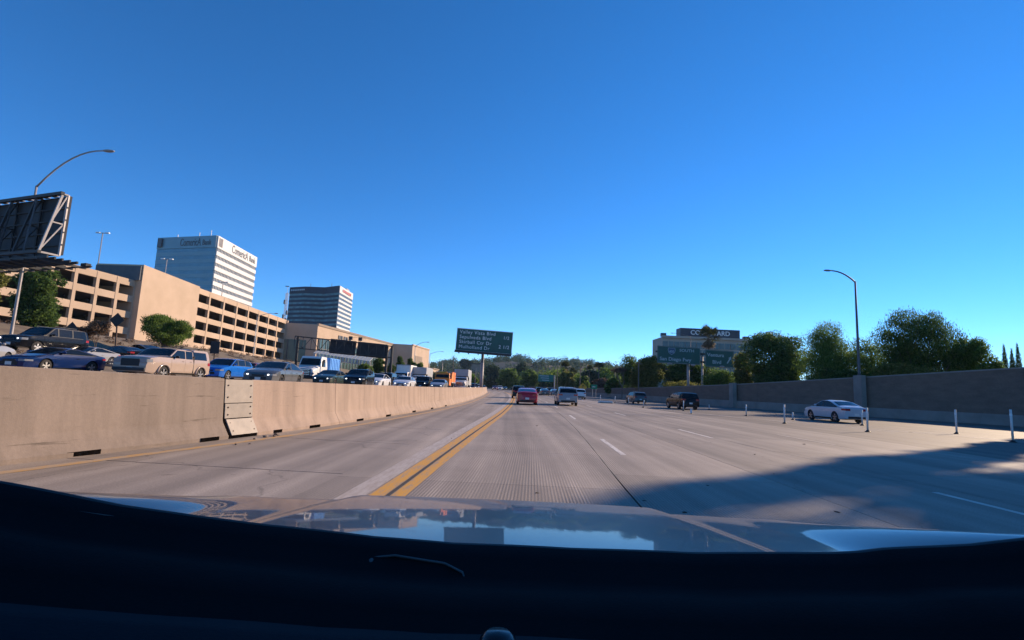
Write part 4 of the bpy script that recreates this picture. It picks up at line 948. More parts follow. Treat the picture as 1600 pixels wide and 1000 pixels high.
    for s in (-1, 1):
        for i in range(len(ends) - 1):
            lo, hi = ends[i], ends[i + 1]
            rear = (lambda z: max(yt(z + .02, False) + rp, rg or -99))
            front = (lambda z: yt(z + .02, True) - fp - (.03))
            ya = (lambda z, lo=lo: (lo + .035) if lo is not None else rear(z)); yb = (lambda z, hi=hi: (hi - .035) if hi is not None else front(z))
            side_patch('side_window', 'car_glass', ya, yb, zg0(), zr, s, .006)
    # ---- black trim: windscreen surround, window band, sills
    top_patch('glass_trim', 'black', wsx[0] - .03, wsx[1] + .03, .045, .003)
    for s in (-1, 1):
        if not S.get('flare'): side_patch('window_trim', 'black', (lambda z: max(yt(z + .02, False) + rp - .04, -99)), (lambda z: yt(z + .02, True) - fp), zg0() - .025, zr + .02, s, .003)
        side_patch('sill', 'black', wy_[0] + R + .1, wy_[1] - R - .1, zb + .01, zb + .10, s, .005, 2, 4)
    # ---- doors, a hair proud of the body so that their gaps show
    for s in (-1, 1):
        for (ya, yb) in S['doors']:
            d_ = side_patch('door', paint, ya + .012, yb - .012, zb + .17, min(br, bf) - .015, s, .007, 6, 6)
            z = min(br, bf) - .09; y = ya + .16
            h = MB().ell((s * (hw(y, z) + .028), y, z), (.022, .10, .018), 8, 4).build('handle', paint, d_, smooth=True)
    # ---- wheels
    tm, rm = wheel_mesh(R, S.get('tw', .22), dark_rims)
    for y in wy:
        for s in (-1, 1):
            wo_ = link('wheel', tm, t, (s * (W / 2 - .125), y, R)); wo_.rotation_euler = (0, 0, 0 if s > 0 else math.pi); link('rim', rm, wo_)
    # ---- lamps wrapped round the corners
    def lamp_strip(name, m, end, z0, z1, inner, back, s):
        yE = end * (Lh - .004); pl = []
        for u in (inner, .8, .95, 1.0): pl.append((u * hw(yE, (z0 + z1) / 2), yE + end * .006))
        for q in (.06, .5, 1.0): y = yE - end * back * q; pl.append((hw(y, (z0 + z1) / 2) + .008, y))
        rows = [[(s * x, y, z0 + (z1 - z0) * .15 * (i / 6)) for i, (x, y) in enumerate(pl)], [(s * x, y, z1 - (z1 - z0) * .1 * (i / 6)) for i, (x, y) in enumerate(pl)]]
        return MB().grid(rows, flip=(s * end > 0)).build(name, m, t, smooth=True)
    hz0, hz1 = S['head']; tz0, tz1 = S['tail']
    for s in (-1, 1):
        lamp_strip('headlight', 'lamp_clear', 1, hz0, hz1, .60, .32, s)
        if lit: MB().ell((s * hw(Lh, hz0) * .72, Lh + .012, (hz0 + hz1) / 2), (.05, .02, .035), 8, 5).build('lamp_bulb', 'lamp_on', t)
        lamp_strip('taillight', 'lamp_red', -1, tz0, tz1, S.get('tin', .55), .30, s)
        yM = wsx[1] - .42; zM = max(br, bf) + .10; MB().ell((s * (hw(yM, zM) + .13), yM, zM), (.11, .07, .075), 10, 6).build('mirror', S.get('mirror', paint), t, smooth=True)
    gw, gh, gz = S.get('grille', (1.15, .16, (hz0 + zb) / 2 + .06)); MB().box((0, Lh - .002, gz), (hw(Lh, .5) * gw, .03, gh)).build('grille', 'black', t, bevel=.01)
    if S.get('flare'): MB().box((0, Lh + .04, .56), (W * .86, .14, .16)).build('bumper', 'dark_steel', t, bevel=.04)
    MB().box((0, Lh - .004, hz0 + .02), (hw(Lh, .5) * .85, .03, .09)).build('upper_grille', 'black', t, bevel=.01)
    MB().box((0, -Lh - .005, (tz0 + zb) / 2 + .06), (.32, .02, .16)).build('number_plate', 'plate', t); MB().box((0, Lh + .012, zb + .22), (.30, .02, .15)).build('front_plate', 'plate', t)
    MB().box((0, -Lh + .01, zb + .16), (W * .66, .06, .14)).build('rear_valance', 'black', t, bevel=.02)
    if S.get('flare'):
        for y in wy:
            for s in (-1, 1):
                pts = [(s * (W / 2 + .015), y + math.cos(a) * (R + .09), R + math.sin(a) * (R + .09)) for a in np.linspace(-.15, math.pi + .15, 14)]
                MB().tube(pts, .055, 6).build('fender_flare', paint, t, smooth=True)
    if S.get('rails'):
        for s in (-1, 1): MB().tube([(s * W * .33, -Lh * .62, H + .0), (s * W * .33, -Lh * .6, H + .045), (s * W * .33, .1, H + .045), (s * W * .33, .15, H)], .018, 6).build('roof_rail', 'galv_dark', t)
    return t
SEDAN = dict(L=4.85, W=1.84, R=.33, zb=.2, prof=[(-2.425, .86), (-2.36, 1.02), (-1.80, 1.10), (-.98, 1.38), (-.35, 1.455), (.2, 1.43), (1.12, 1.03), (1.9, .90), (2.28, .76), (2.39, .66), (2.425, .58)], belt=(.96, .90), ws=(.28, 1.06), rw=(-1.72, -1.03), bpil=[-.12], doors=[(-1.05, -.12), (-.12, .98)], wheels=(-1.42, 1.38), head=(.58, .70), tail=(.78, .93), pill=(.13, .30))
FAST = dict(SEDAN, L=4.75, prof=[(-2.375, .82), (-2.33, 1.06), (-2.05, 1.12), (-1.0, 1.37), (-.3, 1.45), (.2, 1.42), (1.22, 1.0), (1.95, .86), (2.28, .72), (2.35, .6), (2.375, .5)], rw=(-1.95, -1.05), ws=(.28, 1.15))
COUPE = dict(L=4.35, W=1.74, R=.315, zb=.17, prof=[(-2.175, .82), (-2.10, .96), (-1.70, 1.0), (-.72, 1.22), (-.3, 1.265), (.05, 1.24), (.92, .90), (1.65, .76), (2.02, .64), (2.12, .55), (2.175, .48)], belt=(.90, .82), ws=(.1, .87), rw=(-1.62, -.78), bpil=[], doors=[(-.55, .82)], wheels=(-1.28, 1.22), head=(.5, .60), tail=(.70, .84), pill=(.14, .36), rail=.085)
SUV = dict(L=4.7, W=1.9, R=.36, zb=.25, prof=[(-2.35, .92), (-2.32, 1.08), (-2.02, 1.58), (-1.75, 1.67), (-.6, 1.70), (.3, 1.66), (1.12, 1.16), (1.9, 1.04), (2.22, .94), (2.32, .80), (2.35, .65)], belt=(1.10, 1.02), ws=(.38, 1.08), rw=(-2.26, -2.05), bpil=[-1.0, .05], doors=[(-1.08, .0), (0., 1.05)], wheels=(-1.40, 1.40), head=(.72, .86), tail=(.90, 1.06), tum=.17, pill=(.12, .20), rails=True, tin=.62)
CROSS = dict(SUV, L=4.4, W=1.84, prof=[(-2.2, .9), (-2.17, 1.1), (-1.85, 1.45), (-1.2, 1.58), (-.5, 1.62), (.3, 1.58), (1.1, 1.10), (1.8, .98), (2.1, .88), (2.18, .75), (2.2, .62)], rw=(-2.1, -1.5), bpil=[-.95, .02], doors=[(-1.0, .0), (0., 1.0)], wheels=(-1.33, 1.32), belt=(1.08, .98), head=(.68, .80), tail=(.86, 1.0))
BOXY = dict(SUV, L=4.75, prof=[(-2.375, 1.0), (-2.34, 1.2), (-2.22, 1.72), (-2.0, 1.79), (-.6, 1.8), (.35, 1.76), (1.0, 1.22), (1.9, 1.12), (2.25, 1.05), (2.34, .85), (2.375, .7)], rw=(-2.32, -2.2), ws=(.42, .95), belt=(1.16, 1.1), tum=.13, R=.38, zb=.32, head=(.78, .95), tail=(.95, 1.15))
PICKUP = dict(L=5.35, W=1.90, R=.39, zb=.36, prof=[(-2.675, .95), (-2.65, 1.15), (-2.54, 1.76), (-2.4, 1.83), (-1.06, 1.83), (-1.02, 1.60), (-.96, 1.60), (-.92, 1.74), (-.2, 1.78), (.45, 1.76), (1.12, 1.33), (2.0, 1.27), (2.45, 1.20), (2.62, 1.04), (2.675, .78)], belt=(1.20, 1.18), ws=(.52, 1.06), rw=(-2.61, -2.5), bpil=[-.93, -.25], doors=[(-.9, -.2), (-.2, .95)], wheels=(-1.72, 1.50), head=(.90, 1.10), tail=(.9, 1.12), mirror='black', tum=.14, flare=True, pill=(.12, .32), tw=.26, soft=2, rail=.16, grille=(1.15, .36, .90), taper=(.13, .06))
P = dict(blue_dark=car_paint('paint_navy', (.006, .02, .085)), tan=car_paint('paint_tan', (.40, .31, .25)), blue=car_paint('paint_blue', (.01, .12, .48)), red=car_paint('paint_red', (.36, .008, .02)), grey=car_paint('paint_grey', (.10, .105, .11)), black=mat('paint_black', (.007, .008, .011), .14, var=.04, scale=2, spec=.22), white=car_paint('paint_white', (.66, .66, .66), .0), silver=car_paint('paint_silver', (.27, .27, .28)), green=car_paint('paint_green', (.03, .05, .045)), pale=car_paint('paint_pale', (.50, .53, .57), .1), maroon=car_paint('paint_maroon', (.17, .02, .02)))
def put(o, x, y, z, head): o.location = (x, y, z); o.rotation_euler = (0, 0, head); return o
FW, BW = 0.0, math.pi        # heading: away from / towards the camera
# ---- our side
red = put(make_car(FAST, P['red'], 'sedan', 'glossy red sedan ahead in the carpool lane beside the double yellow line'), 1.62, 44.5 + 2.2, 0, -.01)
silv = put(make_car(SUV, P['silver'], 'sport_utility', 'silver sport utility ahead in the second lane right of the red sedan', 'SUV'), 5.45, 47.2 + 2.3, 0, -.01)
whi = put(make_car(SEDAN, P['pale'], 'sedan', 'white sedan in the shade of the right wall on the exit lane'), 23.9, 38.0, 0, .02); whi.scale = (1, 1, 1.07)
put(make_car(SUV, P['black'], 'sport_utility', 'black sport utility on the exit lane beside the retaining wall', 'SUV'), 17.9, 53.5, 0, .06)
def clone(o, paint, label, x, y, z, head, scale=1.0):
    c = copy_tree(o); c['label'] = label
    for ch in c.children:
        if ch.name.split('.')[0] in ('body', 'door', 'mirror'):
            ch.material_slots[0].link = 'OBJECT'; ch.material_slots[0].material = paint
            for h in ch.children: h.material_slots[0].link = 'OBJECT'; h.material_slots[0].material = paint
    c.scale = (scale,) * 3; return put(c, x, y, z, head)
BASE = [o for o in COL.objects if o.parent is None and o.get('category') == 'SUV'][0]
clone(BASE, P['grey'], 'grey hatchback far along the exit lane behind the thin posts', 17.2, 70, 0, .06, .93)
clone(BASE, P['black'], 'black sport utility peeking out left of the red sedan', 1.35, 72, 0, 0)
clone(BASE, P['white'], 'white sport utility right of the silver one, farther away', 11.9, 88, 0, 0)
i = 0
for px, Y, pt, lab in ((842, 120, 'black', 'dark far car just right of the red sedan'), (850, 112, 'grey', 'grey far car in the pack right of the red sedan'), (858, 125, 'black', 'dark far car in the middle of the pack behind the silver sport utility'), (866, 118, 'silver', 'silver far car touching the left edge of the silver sport utility'),
                       (808, 150, 'grey', 'tiny grey car beyond the roof of the red sedan')):
    q = at(px, 612, Y); clone(red if i % 2 else BASE, P[pt], lab, q.x, Y, 0, .05); i += 1
# ---- opposing side
def opp(o, px, Y, head=0.0, dz=0.0): q = at(px, 590, Y); return put(o, q.x, Y, zo(q.x, Y) + dz, BW + head)
coupe = opp(make_car(COUPE, P['blue_dark'], 'coupe', 'dark blue two door coupe behind the barrier at the left', 'car'), 80, 25.5, -.05, .12)
pick = opp(make_car(PICKUP, P['tan'], 'pickup_truck', 'tan pickup truck with camper shell behind the barrier', 'pickup'), 256, 28.5, 0, .0)
mb = MB()
for s in (-1, 1): mb.box((s * .55, -1.1, 1.85), (.05, 2.4, .05))
mb.build('roof_rack', 'black', pick)
for s in (-1, 1): MB().box((s * .925, -.99, .95), (.05, .045, .95)).build('cab_gap', 'black', pick)
for y in (-1.9, -.3): MB().box((0, y, 1.88), (1.35, .06, .04)).build('rack_bar', 'black', pick)
bcx = opp(make_car(CROSS, P['blue'], 'crossover', 'bright blue crossover behind the tan pickup', 'car'), 352, 37, 0)
gsd = opp(make_car(SEDAN, P['grey'], 'sedan', 'dark grey sedan with sloping hood nearest the barrier', 'car', lit=True, dark_rims=True), 430, 30.5, .06, .03)
bsv = opp(make_car(CROSS, P['black'], 'crossover', 'black crossover with lit headlights in front of the blue container', 'car', lit=True), 562, 44.5, .05)
dcar = clone(gsd, P['green'], 'dark green sedan right of the white truck cab', 0, 0, 0, 0); opp(dcar, 517, 48, 0)
rsv = clone(bcx, P['maroon'], 'dark red car showing between the blue crossover and the grey sedan', 0, 0, 0, 0); opp(rsv, 388, 46, 0)
boxy = opp(make_car(BOXY, P['black'], 'sport_utility', 'black sport utility on the frontage lane behind the blue coupe', 'SUV', lit=True), 62, 34, -.05, 1.05)
o = clone(whi, P['silver'], 'silver sedan cut off by the left edge with a red taillight', 0, 0, 0, 0); q = at(-70, 560, 24); put(o, q.x, 24.5, zo(q.x, 24) + .3, .35)
o = clone(coupe, P['silver'], 'grey car half hidden behind the tail of the blue coupe', 0, 0, 0, 0); opp(o, 128, 35, 0, .5)
for px, Y, src, pt, lab, dz in ((590, 52, gsd, 'white', 'white car close behind the black crossover', 0), (603, 62, boxy, 'black', 'black sport utility left of the white sedan with the dark roof', 0), (622, 68, bsv, 'silver', 'silver crossover right behind the low white sedan', 0.1), (633, 58, gsd, 'white', 'low white sedan in the middle of the oncoming queue', 0),
                                 (662, 68, boxy, 'black', 'black sport utility right of the low white sedan', -.05), (687, 66, gsd, 'silver', 'silver sedan in front of the orange truck', 0), (741, 120, bsv, 'black', 'black far car right of the white moving truck', 0), (748, 140, bsv, 'white', 'white far car under the destination sign', 0), (782, 190, bsv, 'white', 'white far car beyond the end of the barrier', .1),
                                 (790, 200, gsd, 'green', 'green far car beyond the end of the barrier', .1), (774, 175, gsd, 'maroon', 'maroon far car beyond the end of the barrier', .1), (755, 150, gsd, 'grey', 'grey far car right of the sign post', 0)):
    o = clone(src, P[pt], lab, 0, 0, 0, 0); opp(o, px, Y, 0, dz)
for px, py, Y, pt, lab in ((190, 552, 46, 'black', 'black car parked on the slope behind the tan pickup hood'), (222, 549, 50, 'grey', 'grey car parked on the slope beside the stair block')):
    o = clone(gsd, P[pt], lab, 0, 0, 0, 0); q = at(px, py, Y); put(o, q.x, Y, q.z - .8, 1.2)

# ---- trucks
def truck(name, label, cab_paint, box_paint, cabH, boxW, boxH, boxL, conv=True, gapL=.25, box_z=1.0, over=False, ribs=False):
    """Front is +Y; cab at the front, box behind."""
    t = thing(name, label, 'truck'); w_ = 2.25
    if conv:
        hood = MB().add([(x, y, z) for (y, zt, hwid) in ((0, 1.45, .85), (1.35, 1.85, 1.05)) for (x, z) in ((-hwid, .75), (hwid, .75), (hwid, zt - .15), (hwid * .8, zt), (-hwid * .8, zt), (-hwid, zt - .15))],
                        [(5, 4, 3, 2, 1, 0), (6, 7, 8, 9, 10, 11)] + [(i, (i + 1) % 6, 6 + (i + 1) % 6, 6 + i) for i in range(6)])
        hood.v = [(x, -y, z) for x, y, z in hood.v]; hood.f = [tuple(reversed(f)) for f in hood.f]; hood.build('hood', cab_paint, t, bevel=.06); y0 = -1.3
    else: y0 = 0
    c = MB().add([(x, y, z) for (z, ya, yb, hh) in ((.7, 0, -1.85, w_ / 2), (1.75, 0, -1.85, w_ / 2), (cabH, -.42, -1.85, w_ / 2 - .12)) for (x, y) in ((-hh, ya), (hh, ya), (hh, yb), (-hh, yb))],
                 [(0, 3, 2, 1), (8, 9, 10, 11)] + [(4 * k + i, 4 * k + (i + 1) % 4, 4 * k + 4 + (i + 1) % 4, 4 * k + 4 + i) for k in (0, 1) for i in range(4)])
    c.v = [(x, y + y0, z) for x, y, z in c.v]; c.f = [tuple(reversed(f)) for f in c.f]
    cb = c.build('cab', cab_paint, t, bevel=.07)
    f0 = lambda z: y0 - .42 * (z - 1.75) / (cabH - 1.75)
    za, zb_ = 1.85, cabH - .22; hw0, hw1 = w_ / 2 - .13, w_ / 2 - .22
    MB().add([(-hw0, f0(za) + .012, za), (hw0, f0(za) + .012, za), (hw1, f0(zb_) + .012, zb_), (-hw1, f0(zb_) + .012, zb_)], [(3, 2, 1, 0)]).build('windshield', 'car_glass', t)
    for s in (-1, 1):
        X = lambda z: s * (w_ / 2 - .12 * max(0, z - 1.75) / (cabH - 1.75) + .012)
        vs = [(X(1.72), y0 - .28, 1.72), (X(1.72), y0 - 1.25, 1.72), (X(cabH - .3), y0 - 1.25, cabH - .3), (X(cabH - .3), y0 - .62, cabH - .3)]
        MB().add(vs, [(0, 1, 2, 3) if s > 0 else (3, 2, 1, 0)]).build('side_window', 'car_glass', t)
        MB().box((s * (w_ / 2 + .22), y0 + .12, 2.0), (.18, .12, .55)).build('mirror', 'black', t, bevel=.03); MB().bar((s * (w_ / 2 - .05), y0 - .05, 2.1), (s * (w_ / 2 + .2), y0 + .12, 2.1), .04).build('mirror_arm', 'black', t)
        MB().ell((s * .82, (.0 if conv else .0) + .02, 1.0), (.17, .06, .13), 8, 5).build('headlight', 'lamp_clear', t)
        MB().box((s * (w_ / 2 - .02), y0 - .75, .62), (.3, 1.5, .12)).build('step', 'black', t, bevel=.02)
    gr = MB().box((0, .03, 1.12), (1.25, .06, .62)).build('grille', 'black', t, bevel=.02)
    for k in range(4): MB().box((0, .07, .9 + k * .15), (1.15, .03, .05)).build('grille_bar', 'chrome', gr)
    MB().box((0, .12, .62), (2.2, .25, .32)).build('bumper', 'black' if not over else 'chrome', t, bevel=.05)
    yb = y0 - 1.85 - gapL
    bx = MB().box((0, yb - boxL / 2, box_z + boxH / 2), (boxW, boxL, boxH)).build('cargo_box', box_paint, t, bevel=.05)
    if over: MB().add([(x, y, z) for x in (-boxW / 2, boxW / 2) for (y, z) in ((yb + .02, box_z + boxH), (yb + 1.5, box_z + boxH - .05), (yb + 1.55, cabH + .12), (yb + .02, cabH + .12))], [(0, 1, 2, 3), (7, 6, 5, 4), (0, 4, 5, 1), (1, 5, 6, 2), (2, 6, 7, 3)]).build('box_overhang', box_paint, t, bevel=.05)
    if ribs:
        n = int(boxL / .5)
        for s in (-1, 1):
            for k in range(n): MB().box((s * (boxW / 2 + .02), yb - .3 - k * .5, box_z + boxH / 2), (.06, .16, boxH * .94)).build('rib', box_paint, bx)
        for k in range(5): MB().box((-boxW / 2 + .25 + k * (boxW - .5) / 4, yb + .02, box_z + boxH / 2), (.14, .06, boxH * .94)).build('rib', box_paint, bx)
    else:
        for s in (-1, 1): MB().box((s * (boxW / 2 + .015), yb - boxL / 2, box_z + .08), (.05, boxL, .14)).build('side_rail', 'galv', bx)
        for z in (box_z + boxH - .06,): MB().box((0, yb + .03, z), (boxW, .05, .12)).build('top_rail', 'galv', bx)
    MB().box((0, yb - boxL / 2 + .5, .78), (1.0, boxL + 2.5, .3)).build('chassis', 'black', t)
    tm, rm = wheel_mesh(.48, .3)
    for y in ((-.85 if conv else -.9), yb - boxL * .72, yb - boxL * .72 - 1.15):
        if y < yb - boxL * .72 - .5 and boxL < 6.5: continue
        for s in (-1, 1): wo_ = link('wheel', tm, t, (s * (w_ / 2 - .18), y, .48)); wo_.rotation_euler = (0, 0, 0 if s > 0 else math.pi); link('rim', rm, wo_)
    return t
mat('truck_white', (.68, .67, .65), .4, var=.04, coat=.5); mat('truck_blue', (.09, .34, .80), .55, var=.08, scale=2); mat('truck_orange', (.90, .22, .02), .5, var=.08); mat('truck_grey', (.36, .37, .38), .5, var=.06); mat('truck_rust', (.42, .13, .09), .6, var=.1); mat('box_white', (.72, .68, .63), .5, var=.04)
o = truck('freight_truck', 'white conventional truck cab hauling a bright blue corrugated container', 'truck_white', 'truck_blue', 2.75, 2.3, 1.72, 3.0, True, .7, 1.0, ribs=True); opp(o, 474, 50, .0)
o = truck('box_truck', 'white tall roofed truck behind the silver crossover', 'truck_white', 'box_white', 2.5, 2.4, 2.75, 5.5, False, .05, .95); opp(o, 626, 84, 0)
o = truck('box_truck', 'grey and white box truck behind the black sport utility', 'truck_white', 'truck_grey', 2.2, 2.4, 2.6, 6.0, True, .05, .95, over=True); opp(o, 652, 86, 0)
o = truck('dump_truck', 'orange work truck between the white box trucks', 'truck_orange', 'truck_orange', 2.55, 2.4, 1.7, 5.5, False, .1, 1.1); opp(o, 691, 77, 0)
MB().box((0, -.9, 2.68), (1.2, .3, .16)).build('light_bar', 'sign_yellow', o)
o = truck('moving_truck', 'white moving truck with tall cargo box and overhang left of the sign post', 'truck_white', 'truck_grey', 2.35, 2.45, 2.75, 6.2, True, .05, .95, over=True); opp(o, 719, 88, 0)
o = truck('freight_truck', 'faded red truck box standing behind the silver crossover beside the grey box truck', 'truck_rust', 'truck_rust', 2.6, 1.6, 2.3, 4.5, False, .1, 1.0); opp(o, 641, 104, 0)

# ================================================================== vegetation
def leaves(blobs, n, size, seed=0, droop=0.0, shell=.55, asp=.5):
    """blobs: (cx,cy,cz,rx,ry,rz). Returns verts, faces of n loose leaf quads spread through the blobs, denser towards their surface."""
    r = np.random.default_rng(seed); B = np.array(blobs, float); vol = (B[:, 3] * B[:, 4] * B[:, 5]) ** (2 / 3.); idx = r.choice(len(B), n, p=vol / vol.sum()); b = B[idx]
    d = r.normal(size=(n, 3)); d /= np.linalg.norm(d, axis=1)[:, None]; rad = (shell + (1 - shell) * r.random(n)) * (1 + .17 * r.normal(size=n)); c = b[:, :3] + d * b[:, 3:] * rad[:, None]
    nm = d * .6 + r.normal(size=(n, 3)) * .7 + np.array([0, 0, .35]); nm /= np.linalg.norm(nm, axis=1)[:, None]
    tdir = r.normal(size=(n, 3)); tdir[:, 2] -= droop * 3; tdir -= nm * (tdir * nm).sum(1)[:, None] * (1 - min(1, droop)); tdir /= np.linalg.norm(tdir, axis=1)[:, None]
    bt_ = np.cross(nm, tdir); bt_ /= np.linalg.norm(bt_, axis=1)[:, None] + 1e-9; s = size * (.6 + .8 * r.random(n))[:, None]
    v = np.empty((n, 4, 3)); v[:, 0] = c - tdir * s; v[:, 1] = c + bt_ * s * asp; v[:, 2] = c + tdir * s; v[:, 3] = c - bt_ * s * asp
    return v.reshape(-1, 3)
def leaf_mesh(name, v, m):
    n = len(v) // 4; me = bpy.data.meshes.new(name); me.vertices.add(n * 4); me.vertices.foreach_set('co', v.astype(np.float32).ravel()); me.loops.add(n * 4); me.loops.foreach_set('vertex_index', np.arange(n * 4, dtype=np.int32)); me.polygons.add(n)
    me.polygons.foreach_set('loop_start', np.arange(0, n * 4, 4, dtype=np.int32)); me.update(calc_edges=True)
    for x in (m if isinstance(m, (list, tuple)) else [m]): me.materials.append(MATS[x])
    return me
def tree(label, loc, h, rx, ry, n, leaf, m='leaf_mid', seed=0, cb=.3, clumps=26, cr=.36, droop=0., name='tree', bark='bark', group=None, shape='round', asp=.5, tr=.18):
    """h: total height; rx, ry: crown half widths; cb: crown base as a share of h."""
    R_ = random.Random(seed); t = thing(name, label, 'tree', loc, group=group); z0 = h * cb; ch = h - z0; bl = []
    for k in range(clumps):
        for _ in range(30):
            u = [R_.uniform(-1, 1) for _ in range(3)]
            if sum(q * q for q in u) <= 1 and sum(q * q for q in u) > .12: break
        tap = 1.0
        if shape == 'cone': tap = 1.05 - .75 * (u[2] * .5 + .5)
        if shape == 'dome': tap = 1.0 if u[2] < .2 else 1.0 - .35 * (u[2] - .2)
        s = cr * R_.uniform(.65, 1.25)
        bl.append((u[0] * rx * tap * (1 - s * .6), u[1] * ry * tap * (1 - s * .6), z0 + ch * (.5 + .5 * u[2] * (1 - s * .45)), rx * s, ry * s, min(rx, ch * .5) * s * .8))
    for q in range(5): bl.append((R_.uniform(-.25, .25) * rx, R_.uniform(-.25, .25) * ry, z0 + ch * (.2 + .13 * q), rx * .55, ry * .55, ch * .2))
    link('crown', leaf_mesh('crown', leaves(bl, n, leaf, seed, droop, asp=asp), m), t)
    tk = MB(); tk.tube([(0, 0, -.6), (R_.uniform(-.1, .1) * rx, 0, z0 * .6), (R_.uniform(-.15, .15) * rx, R_.uniform(-.1, .1), z0 + ch * .35)], [tr * 1.3, tr, tr * .55], 8)
    top = Vector((0, 0, z0 * .7))
    for b in bl[::2]:
        c = Vector(b[:3]); m_ = top.lerp(c, .5) + Vector((R_.uniform(-.2, .2), R_.uniform(-.2, .2), -.1 * ch * .3)); tk.tube([top, m_, c], [tr * .5, tr * .28, tr * .1], 5, cap=False)
    tk.build('trunk', bark, t, smooth=True)
    return t
def ptree(label, px0, px1, pyt, Y, n, leaf, gz=2.0, **kw):
    a, b = at(px0, pyt, Y), at(px1, pyt, Y); r = (b.x - a.x) / 2; tz = at((px0 + px1) / 2, pyt, Y).z
    kw.setdefault('ry', r * .9)
    return tree(label, ((a.x + b.x) / 2, Y, gz), tz - gz, r, n=n, leaf=leaf, **kw)
# ---- right side, behind the wall
ptree('leafy dark green tree right of the exit signs, left of the tall lamp', 1160, 1266, 516, 80, 38000, .15, seed=11, cb=.08, m='leaf_dark', clumps=34, gz=1.8, droop=.15)
ptree('tall light green willowy tree just left of the tall lamp', 1240, 1346, 503, 72, 40000, .13, seed=12, cb=.06, m='leaf_mid', clumps=34, gz=1.8, droop=.8, asp=.28, shape='cone')
ptree('small willowy tree behind the tall lamp pole', 1312, 1402, 530, 68, 26000, .13, seed=13, cb=.05, m='leaf_mid', clumps=24, gz=1.8, droop=.7, asp=.3)
ptree('biggest round topped drooping tree above the right wall', 1366, 1500, 482, 62, 52000, .13, seed=14, cb=.10, m='leaf_dark', clumps=46, gz=1.8, droop=.9, asp=.28, shape='dome', cr=.30, bark='bark_grey')
ptree('bright green rounded tree right of the biggest drooping tree', 1478, 1550, 519, 59, 24000, .13, seed=15, cb=.05, m='leaf_mid', clumps=26, gz=1.8, droop=.4, asp=.35)
ptree('low shrub at the right end of the tree row', 1528, 1576, 548, 58, 9000, .12, seed=16, cb=.0, m='leaf_mid', clumps=14, gz=2.2, droop=.3)
ptree('low dry hedge at the foot of the biggest drooping tree', 1352, 1480, 566, 58.5, 15000, .12, seed=17, cb=.0, m='leaf_olive', clumps=26, gz=2.0, cr=.2)
ptree('dark hedge on the wall top left of the lamp', 1166, 1262, 578, 78, 12000, .14, seed=18, cb=.0, m='leaf_dark', clumps=30, gz=1.6, cr=.22, ry=2.0)
ptree('dark hedge on the wall top right of the lamp', 1256, 1372, 572, 66.5, 14000, .13, seed=28, cb=.0, m='leaf_dark', clumps=34, gz=1.6, cr=.2, ry=2.0)
ptree('yellow green slender tree at the right edge of the exit signs', 1140, 1182, 549, 84, 12000, .14, seed=19, cb=.1, m='leaf_olive', clumps=20, gz=1.5, shape='cone')
ptree('rounded green bush under the smaller exit sign', 1096, 1150, 572, 90, 12000, .14, seed=20, cb=.0, m='leaf_mid', clumps=20, gz=1.5)
ptree('yellow leafed hedge under the larger exit sign', 1030, 1110, 594, 99, 9000, .13, seed=21, cb=.0, m='leaf_olive', clumps=26, gz=1.3, cr=.2)
ptree('sunlit olive green tree left of the exit signs', 980, 1042, 553, 108, 26000, .18, seed=22, cb=.05, m='leaf_olive', clumps=28, gz=1.2)
ptree('dark green tree with thin crown beside the olive tree', 962, 1014, 549, 114, 9000, .17, seed=23, cb=.1, m='leaf_dark', clumps=26, gz=1.0, cr=.26)
ptree('dark screen of trees behind the larger exit sign', 1020, 1120, 560, 112, 22000, .2, seed=24, cb=.05, m='leaf_dark', clumps=34, gz=1.0, ry=3)
# bare tree
def bare_tree(label, loc, h, spread, seed, m='leaf_dry', n=2500, gm='bark_grey'):
    R_ = random.Random(seed); t = thing('bare_tree', label, 'tree', loc); tk = MB(); tips = []
    def br(p, d, L, r, k):
        e = p + d * L; tk.tube([p, p.lerp(e, .5) + Vector((R_.uniform(-.05, .05), R_.uniform(-.05, .05), 0)) * L, e], [r, r * .8, r * .6], 5, cap=False)
        if k == 0: tips.append(e); return
        for _ in range(R_.choice([2, 3, 3])):
            q = Vector((R_.uniform(-1, 1) * spread, R_.uniform(-1, 1) * spread, R_.uniform(.1, 1.0))); br(e, (d * .75 + q * .7).normalized(), L * R_.uniform(.62, .82), r * .6, k - 1)
    br(Vector((0, 0, -.4)), Vector((0, 0, 1)), h * .26, h * .018, 5); tk.build('trunk', gm, t, smooth=True)
    bl = [(e.x, e.y, e.z, .5, .5, .4) for e in tips]; link('crown', leaf_mesh('crown', leaves(bl, n, .09, seed), m), t); return t
bq = at(972, 608, 104); bare_tree('bare brownish tree at the left end of the right tree group', (bq.x, 104, .6), at(972, 556, 104).z - .6, .85, 5, n=2500)
# cypress
for px, pyt, Y, lab in ((1568, 538, 112, 'slim dark cypress, leftmost of the three at the right edge'), (1580, 545, 112, 'shortest slim cypress in the middle of the three at the right edge'), (1589, 537, 112, 'slim dark cypress, rightmost of the three at the right edge')):
    a = at(px, pyt, Y); t = thing('cypress_tree', lab, 'tree', (a.x, Y, 3.5), group='cypresses at the right edge'); h = a.z - 3.5
    bl = [(0, 0, h * (.1 + .85 * k / 11), .95 * (1 - .8 * (k / 11) ** 1.6), .95 * (1 - .8 * (k / 11) ** 1.6), h * .07) for k in range(12)]
    link('crown', leaf_mesh('crown', leaves(bl, 9000, .12, int(px), asp=.4), 'leaf_dark'), t); MB().tube([(0, 0, -.5), (0, 0, h * .4)], .12, 6).build('trunk', 'bark', t)
